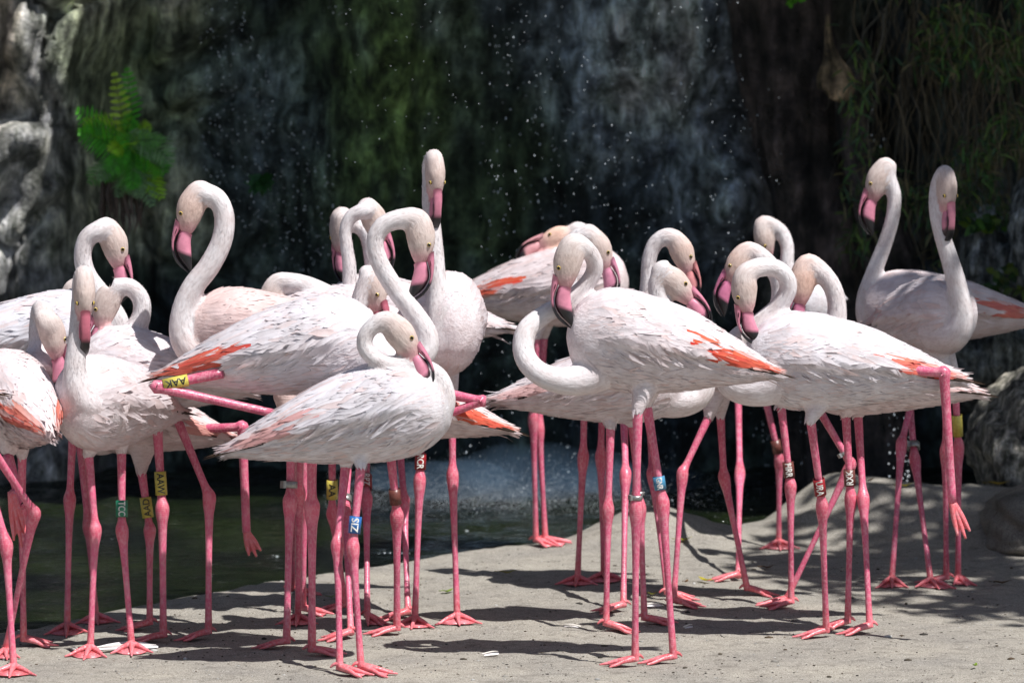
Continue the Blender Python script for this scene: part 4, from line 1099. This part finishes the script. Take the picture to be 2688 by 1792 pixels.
# low bird, yellow ring, raised hind leg
bird(10.7, (378, 1095, 435, 180, 3, 1.02),
     [(320, 1110, 0, 66), (290, 1150, 0, 42), (250, 1160, 0, 30), (236, 1080, .02, 26), (222, 950, .06, 24), (203, 850, .1, 24)],
     Cc(182, 790, -105, 'L', 0, dd=.1),
     [lg((371, 1232), (393, 1387), (393, 1652), 192, hd=-.04)],
     'low flamingo behind the left group with a bent hind leg dangling, yellow ring AAD', raised=[dict(p=[(520, 1126, -.03), (636, 1120, -.05), (647, 1396, -.05), (673, 1460, -.07)])], bands=[dict(leg=0, len=54, c='yellow', t='AAD', down=False)], orange=.5, pink=.6)
# sleeping bird behind the AAK bird
bird(10.85, (800, 848, 500, 0, 0, 1.0),
     [(890, 840, 0, 60), (893, 803, 0, 32), (853, 770, 0, 27), (803, 749, 0, 27), (755, 741, 0, 28)],
     Cc(708, 782, -100, 'L', 0, bill=(.5, .18, .24)),
     [lg((768, 1130), (772, 1300), (767, 1558), -20, hd=-.03), lg((797, 1130), (798, 1330), (796, 1614), -20, hd=.03)],
     'flamingo hiding its bill behind the large back of the yellow-ringed AAK bird', orange=.1, pink=.3, ruffle=1.6)
# cluster of necks left of centre
bird(10.95, (900, 885, 440, 0, 0, 1.0),
     [(985, 885, 0, 60), (950, 850, -.02, 36), (922, 780, -.03, 23), (917, 700, -.03, 20), (909, 640, -.03, 18), (907, 600, -.03, 18), (925, 566, -.03, 20), (960, 551, -.03, 23)],
     E(1012, 590, 1001, 735, 'R', s=.97),
     [lg((872, 1130), (872, 1346), (908, 1605), 195, hd=-.03), lg((921, 1130), (906, 1340), (921, 1678), 195, hd=.03)],
     'flamingo with a thin grey hooped neck just left of the large curved neck', dens=.35, bands=[dict(leg=0, len=52, c='yellow', t='AA', end=.04), dict(leg=1, len=22, c='steel', end=.03)], raised=[dict(p=[(1080, 960, -.05), (1155, 925, -.15), (1060, 930, 0)])])
bird(11.2, (1065, 815, 480, 180, 0, 1.0),
     [(985, 850, 0, 50), (980, 745, 0, 24), (972, 665, 0, 20), (958, 612, 0, 20), (928, 588, 0, 21)],
     Cc(889, 600, -92, 'L', -50, s=.95),
     [lg((962, 1130), (962, 1306), (964, 1636), -60, hd=-.03), lg((1046, 1130), (1060, 1311), (1071, 1622), 190, hd=.03)],
     'flamingo looking away behind the thin hooped neck, pink bill pointing straight down', dens=.35, bands=[dict(leg=0, len=46, c='red', t='RPZ')], orange=0, pink=.3)
# orange tail, folded leg
bird(10.5, (1062, 1052, 500, 180, 6, .95),
     [(985, 1010, 0, 62), (950, 940, 0, 36), (935, 860, 0, 27), (945, 785, 0, 24), (965, 728, 0, 24)],
     Cc(986, 752, -72, 'R', 35, s=.95, bill=(.5, .13, .18)),
     [lg((1024, 1175), (1042, 1351), (1042, 1666), 190, hd=-.03, k=1.1)],
     'flamingo with orange tail feathers and a tightly folded pink leg behind the blue-ringed bird', raised=[dict(p=[(1180, 1035, -.08), (1265, 1052, -.10), (1180, 1085, -.08)])], bands=[dict(leg=0, len=42, c='brown', t=None, end=.03)], orange=1.0, pink=.6)
# tall, facing the camera
bird(10.85, (1152, 838, 520, -78, 0, 1.28),
     [(1150, 880, -.08, 95), (1152, 910, -.18, 46), (1150, 840, -.2, 32), (1148, 760, -.19, 27), (1140, 650, -.18, 25), (1131, 550, -.17, 24), (1131, 470, -.15, 24), (1133, 432, -.15, 26)],
     Cc(1144, 455, -86, 'R', 72, dd=-.2, s=.95),
     [lg((1110, 1030), (1102, 1257), (1089, 1640), -95, sp=46, hd=-.05), lg((1187, 1030), (1188, 1244), (1200, 1632), -85, sp=52, hd=.0)],
     'tallest flamingo in the middle facing the camera with a straight vertical neck, ring RCR', bands=[dict(leg=0, len=44, c='red', t='RCR', end=.025)], orange=.1, pink=.35)
# rear centre
bird(12.5, (1435, 742, 480, 0, 0, 1.1),
     [(1500, 740, 0, 70), (1560, 690, 0, 40), (1553, 635, 0, 28), (1518, 606, 0, 26)],
     Cc(1466, 618, 198, 'L', 0, s=.95, bill=(.7, .35, .36)),
     [lg((1409, 880), (1400, 1096), (1407, 1432), -40, hd=-.04), lg((1428, 880), (1415, 1120), (1432, 1432), -25, hd=.03)],
     'sleeping flamingo at centre back with its head resting on its back', bands=[dict(leg=0, len=58, c='yellow', end=.03)], orange=1.0, pink=.5, headpink=.7)
bird(11.5, (1700, 890, 420, 180, 0, 1.0),
     [(1560, 870, 0, 55), (1510, 810, 0, 30), (1492, 735, 0, 25), (1491, 668, 0, 24), (1510, 630, 0, 25), (1540, 614, 0, 27)],
     E(1600, 660, 1597, 800, 'R', s=.98, bill=(.6, .24, .34)),
     [lg((1535, 980), (1531, 1195), (1516, 1532), -95, sp=50, hd=-.05), lg((1583, 980), (1577, 1195), (1585, 1524), -85, sp=55, hd=.03)],
     'flamingo with a grey head looking right just behind the ring-shaped preening neck', dens=.35, pink=.1)
bird(11.2, (1885, 950, 430, 180, 0, 1.0),
     [(1740, 900, 0, 55), (1702, 820, 0, 28), (1701, 740, 0, 22), (1704, 682, 0, 21), (1719, 641, 0, 22), (1746, 622, 0, 24)],
     E(1818, 672, 1810, 803, 'R', s=.93, bill=(.60, .24, .24)),
     [lg((1862, 1090), (1792, 1239), (1768, 1592), -12, hd=-.03), lg((1891, 1085), (1900, 1248), (1962, 1560), -8, hd=.03)],
     'flamingo with a small pale hooped neck and orange-edged bill behind the preener, striding legs', dens=.35, orange=.2, headpink=.2)
bird(11.35, (1725, 930, 400, 180, 0, 1.0),
     [(1600, 910, 0, 50), (1590, 860, 0, 30), (1620, 830, 0, 26), (1655, 835, 0, 26)],
     Cc(1695, 860, -20, 'R', 0),
     [lg((1638, 1090), (1642, 1240), (1636, 1608), 190, hd=-.03), lg((1706, 1090), (1712, 1240), (1752, 1572), -10, hd=.03)],
     'flamingo hidden behind the preener, only its slim pink legs in view', dens=.35)
#ENDBIRDS

# ------------------------------------------------------------------ litter on the sand
def litter_leaf(u, v, ln, yaw, col, label, curl=.35):
    p = foot_point(u, v); e = p + Vector((0, 0, .004)); mb = MB(); d = Vector((math.cos(R(yaw)), math.sin(R(yaw)), 0)); s = Vector((-d.y, d.x, 0))
    V = []; F = []; n = 8; wp = [.03, .5, .85, 1, .95, .8, .55, .28, .02]
    for i in range(n+1):
        t = i/n; w = ln*.2*wp[i]; zz = .003 + curl*ln*(t-.4)**2 + .002*math.sin(9*t)
        q = e + d*ln*(t-.5); V += [q - s*w + Vector((0, 0, zz+w*.35)), q + Vector((0, 0, zz)), q + s*w + Vector((0, 0, zz+w*.35))]
    for i in range(n):
        for j in range(2): F.append((3*i+j, 3*i+j+1, 3*i+j+4, 3*i+j+3))
    V2, F2 = tube([e - d*ln*.5 + Vector((0, 0, .006)), e - d*ln*.66 + Vector((0, 0, .008))], [.0015, .001], 5, 2, (0, 0, 1))
    mb.add(V, F, col); mb.add(V2, F2, tuple(x*.7 for x in col))
    o = mb.build('fallen_leaf', M_LEAF, loc=p); tag(o, label, 'leaf', 'fallen leaves on the sand')
YEL = (0.50, 0.42, 0.04); GRN = (0.20, 0.30, 0.03); BRN = (0.16, 0.09, 0.04)
for a in [(970, 1462, .05, 20, YEL, 'yellow leaf at the waterline behind the red-ringed legs'), (1175, 1557, .05, 40, GRN, 'small green leaf on bare sand right of the thin pink legs'),
          (1332, 1508, .06, 8, (0.35, .30, .04), 'dull yellow leaf lying in the round shadow'), (1850, 1528, .06, 130, YEL, 'bright yellow leaf beside a pink foot right of centre'),
          (1795, 1440, .06, 5, (.4, .36, .05), 'pale yellow leaf below the sandy boulder'), (2375, 1405, .06, 15, YEL, 'yellow leaf on the grey boulder slope at right'),
          (2620, 1397, .08, -10, (.45, .30, .03), 'curled yellow-brown leaf on the grey rock near the right edge'), (2280, 1398, .05, 40, (.2, .09, .03), 'brown leaf behind the pair of pale ankles'),
          (2015, 1495, .05, 10, BRN, 'dark brown leaf beside the walking legs'), (2630, 1535, .06, 0, BRN, 'dry brown leaf on shaded sand at right'),
          (1800, 1532, .035, 60, BRN, 'small curled brown leaf left of the yellow one'), (1712, 1566, .04, 10, (.35, .33, .06), 'tiny yellow leaf between pink legs at centre right'),
          (870, 1572, .03, 30, GRN, 'tiny green leaf between the crowded legs left of centre'), (2560, 1752, .03, 70, GRN, 'tiny green leaf on sunlit sand at lower right')]:
    litter_leaf(*a)
def shed_feather(u, v, ln, yaw, label, w=.2):
    p = foot_point(u, v); d = Vector((math.cos(R(yaw)), math.sin(R(yaw)), 0)); s = Vector((-d.y, d.x, 0)); e = p + Vector((0, 0, .006))
    root = empty('shed_feather', p); tag(root, label, 'feather', 'shed feathers on the sand')
    V = []; F = []; n = 12
    for i in range(n+1):
        t = i/n; ww = ln*w*math.sin(math.pi*min(1, .06+.94*t))**.6*(.6+.4*t); b = d*ln*(t-.5) + s*(.05*ln*math.sin(2.4*t))
        zz = .004 + .02*ln*math.sin(math.pi*t)
        V += [e + b - s*ww + Vector((0, 0, .1*ww)), e + b + Vector((0, 0, zz)), e + b + s*ww*.6 + Vector((0, 0, .7*ww))]
    for i in range(n):
        for j in range(2): F.append((3*i+j, 3*i+j+1, 3*i+j+4, 3*i+j+3))
    obj('vane', V, F, M_FEATHER, root, colors=np.tile(np.array((.78, .77, .78)), (len(V), 1)))
    V, F = tube([e - d*ln*.66 + Vector((0, 0, .004)), e + Vector((0, 0, .008+.02*ln)), e + d*ln*.47 + s*(.04*ln) + Vector((0, 0, .008))], [.0022, .0016, .0006], 5, 4, (0, 0, 1))
    obj('shaft', V, F, M_FEATHER, root, colors=np.tile(np.array((.8, .78, .72)), (len(V), 1)))
shed_feather(330, 1708, .17, 12, 'large white shed feather lying between the feet of the front-facing left bird', .17)
shed_feather(1290, 1720, .045, 30, 'tiny white feather on open sand left of the ring-necked preener')
shed_feather(1715, 1596, .05, 10, 'small pale feather behind the legs right of centre')
shed_feather(1500, 1652, .04, 160, 'tiny white feather tip between shadow stripes at centre')
shed_feather(198, 1712, .05, 120, 'small white downy feather left of the big shed feather')
shed_feather(1808, 1654, .03, 40, 'tiny white fluff right of the pink feet at centre right')
# pebbles, droppings and twigs
bm = bmesh.new(); bmesh.ops.create_icosphere(bm, subdivisions=1, radius=1.0)
bv = np.array([v.co[:] for v in bm.verts]); bf = [tuple(v.index for v in f.verts) for f in bm.faces]; bm.free()
V = []; F = []; C = []
for i in range(2000):
    u = random.uniform(-50, 2740); v = 1400 + 400*random.random()**.7
    y = 1.5*FPX/(v-180.0); p = px(u, v, y)
    if y > float(np.interp(p.x, EXx, EXy))-.02: continue
    z = ground_z(p.x, y); r = random.uniform(.0008, .0024) if random.random() < .96 else random.uniform(.003, .007)
    s = np.array((r*random.uniform(.8, 2.0), r*random.uniform(.8, 1.6), r*.7))
    F += [tuple(k+len(V)*len(bv) for k in f) for f in bf]; V.append(bv*(1+.25*RNG.random((len(bv), 1)))*s + np.array((p.x, y, z+.0005)))
    k = random.uniform(.5, 1.2); c0 = random.choice([(.05, .045, .04), (.09, .075, .055), (.10, .07, .045), (.30, .28, .25), (.45, .44, .42)]); C += [tuple(x*k for x in c0)]*len(bv)
o = obj('pebble_litter', np.concatenate(V), F, M_WOOD, colors=C); tag(o, 'tiny dark pebbles and crumbs scattered over the sand', 'pebbles', kind='stuff')

# ------------------------------------------------------------------ tree standing outside the frame on the right: shades the right-hand bank
tb = Vector((5.0, 9.3, ground_z(5.0, 9.3)))
tree = empty('shade_tree', tb); tag(tree, 'leafy tree beyond the right edge that shades the right-hand bank', 'tree')
mb = MB()
V, F = tube([tb, tb + Vector((-.1, .1, 1.6)), tb + Vector((-.4, .3, 3.2)), tb + Vector((-.9, .6, 4.4))], [.2, .16, .13, .08], 12, 5); mb.add(V, F, (.12, .09, .065))
ends = []
for i in range(12):
    a = 2*math.pi*i/12 + random.uniform(-.2, .2); s = tb + Vector((-.5, .35, 3.3 + .1*(i % 4))); e = Vector((3.95, 10.1, 4.7)) + Vector((math.cos(a)*1.3, math.sin(a)*1.3, random.uniform(-.3, .4)))
    V, F = tube([s, s.lerp(e, .5) + Vector((0, 0, .2)), e], [.06, .035, .012], 7, 4); mb.add(V, F, (.12, .09, .065)); ends.append(e)
mb.build('trunk', M_WOOD, tree)
mb = MB()
CC = Vector((3.9, 10.2, 4.6))
for i in range(6500):
    q = Vector((random.gauss(0, 1), random.gauss(0, 1), random.gauss(0, 1))); q.normalize(); q *= random.random()**.4
    p = CC + Vector((q.x*1.35, q.y*1.55, q.z*.55))
    if noise.noise(p*1.9) < -.10: continue
    k = random.uniform(.7, 1.3)
    leaf_blade(mb, p, Vector((random.uniform(-1, 1), random.uniform(-1, 1), random.uniform(-.7, .3))), Vector((random.uniform(-.5, .5), random.uniform(-.5, .5), 1)), random.uniform(.09, .16), random.uniform(.04, .07), (.06*k, .11*k, .03*k), .4, 3)
mb.build('crown', M_LEAF, tree)
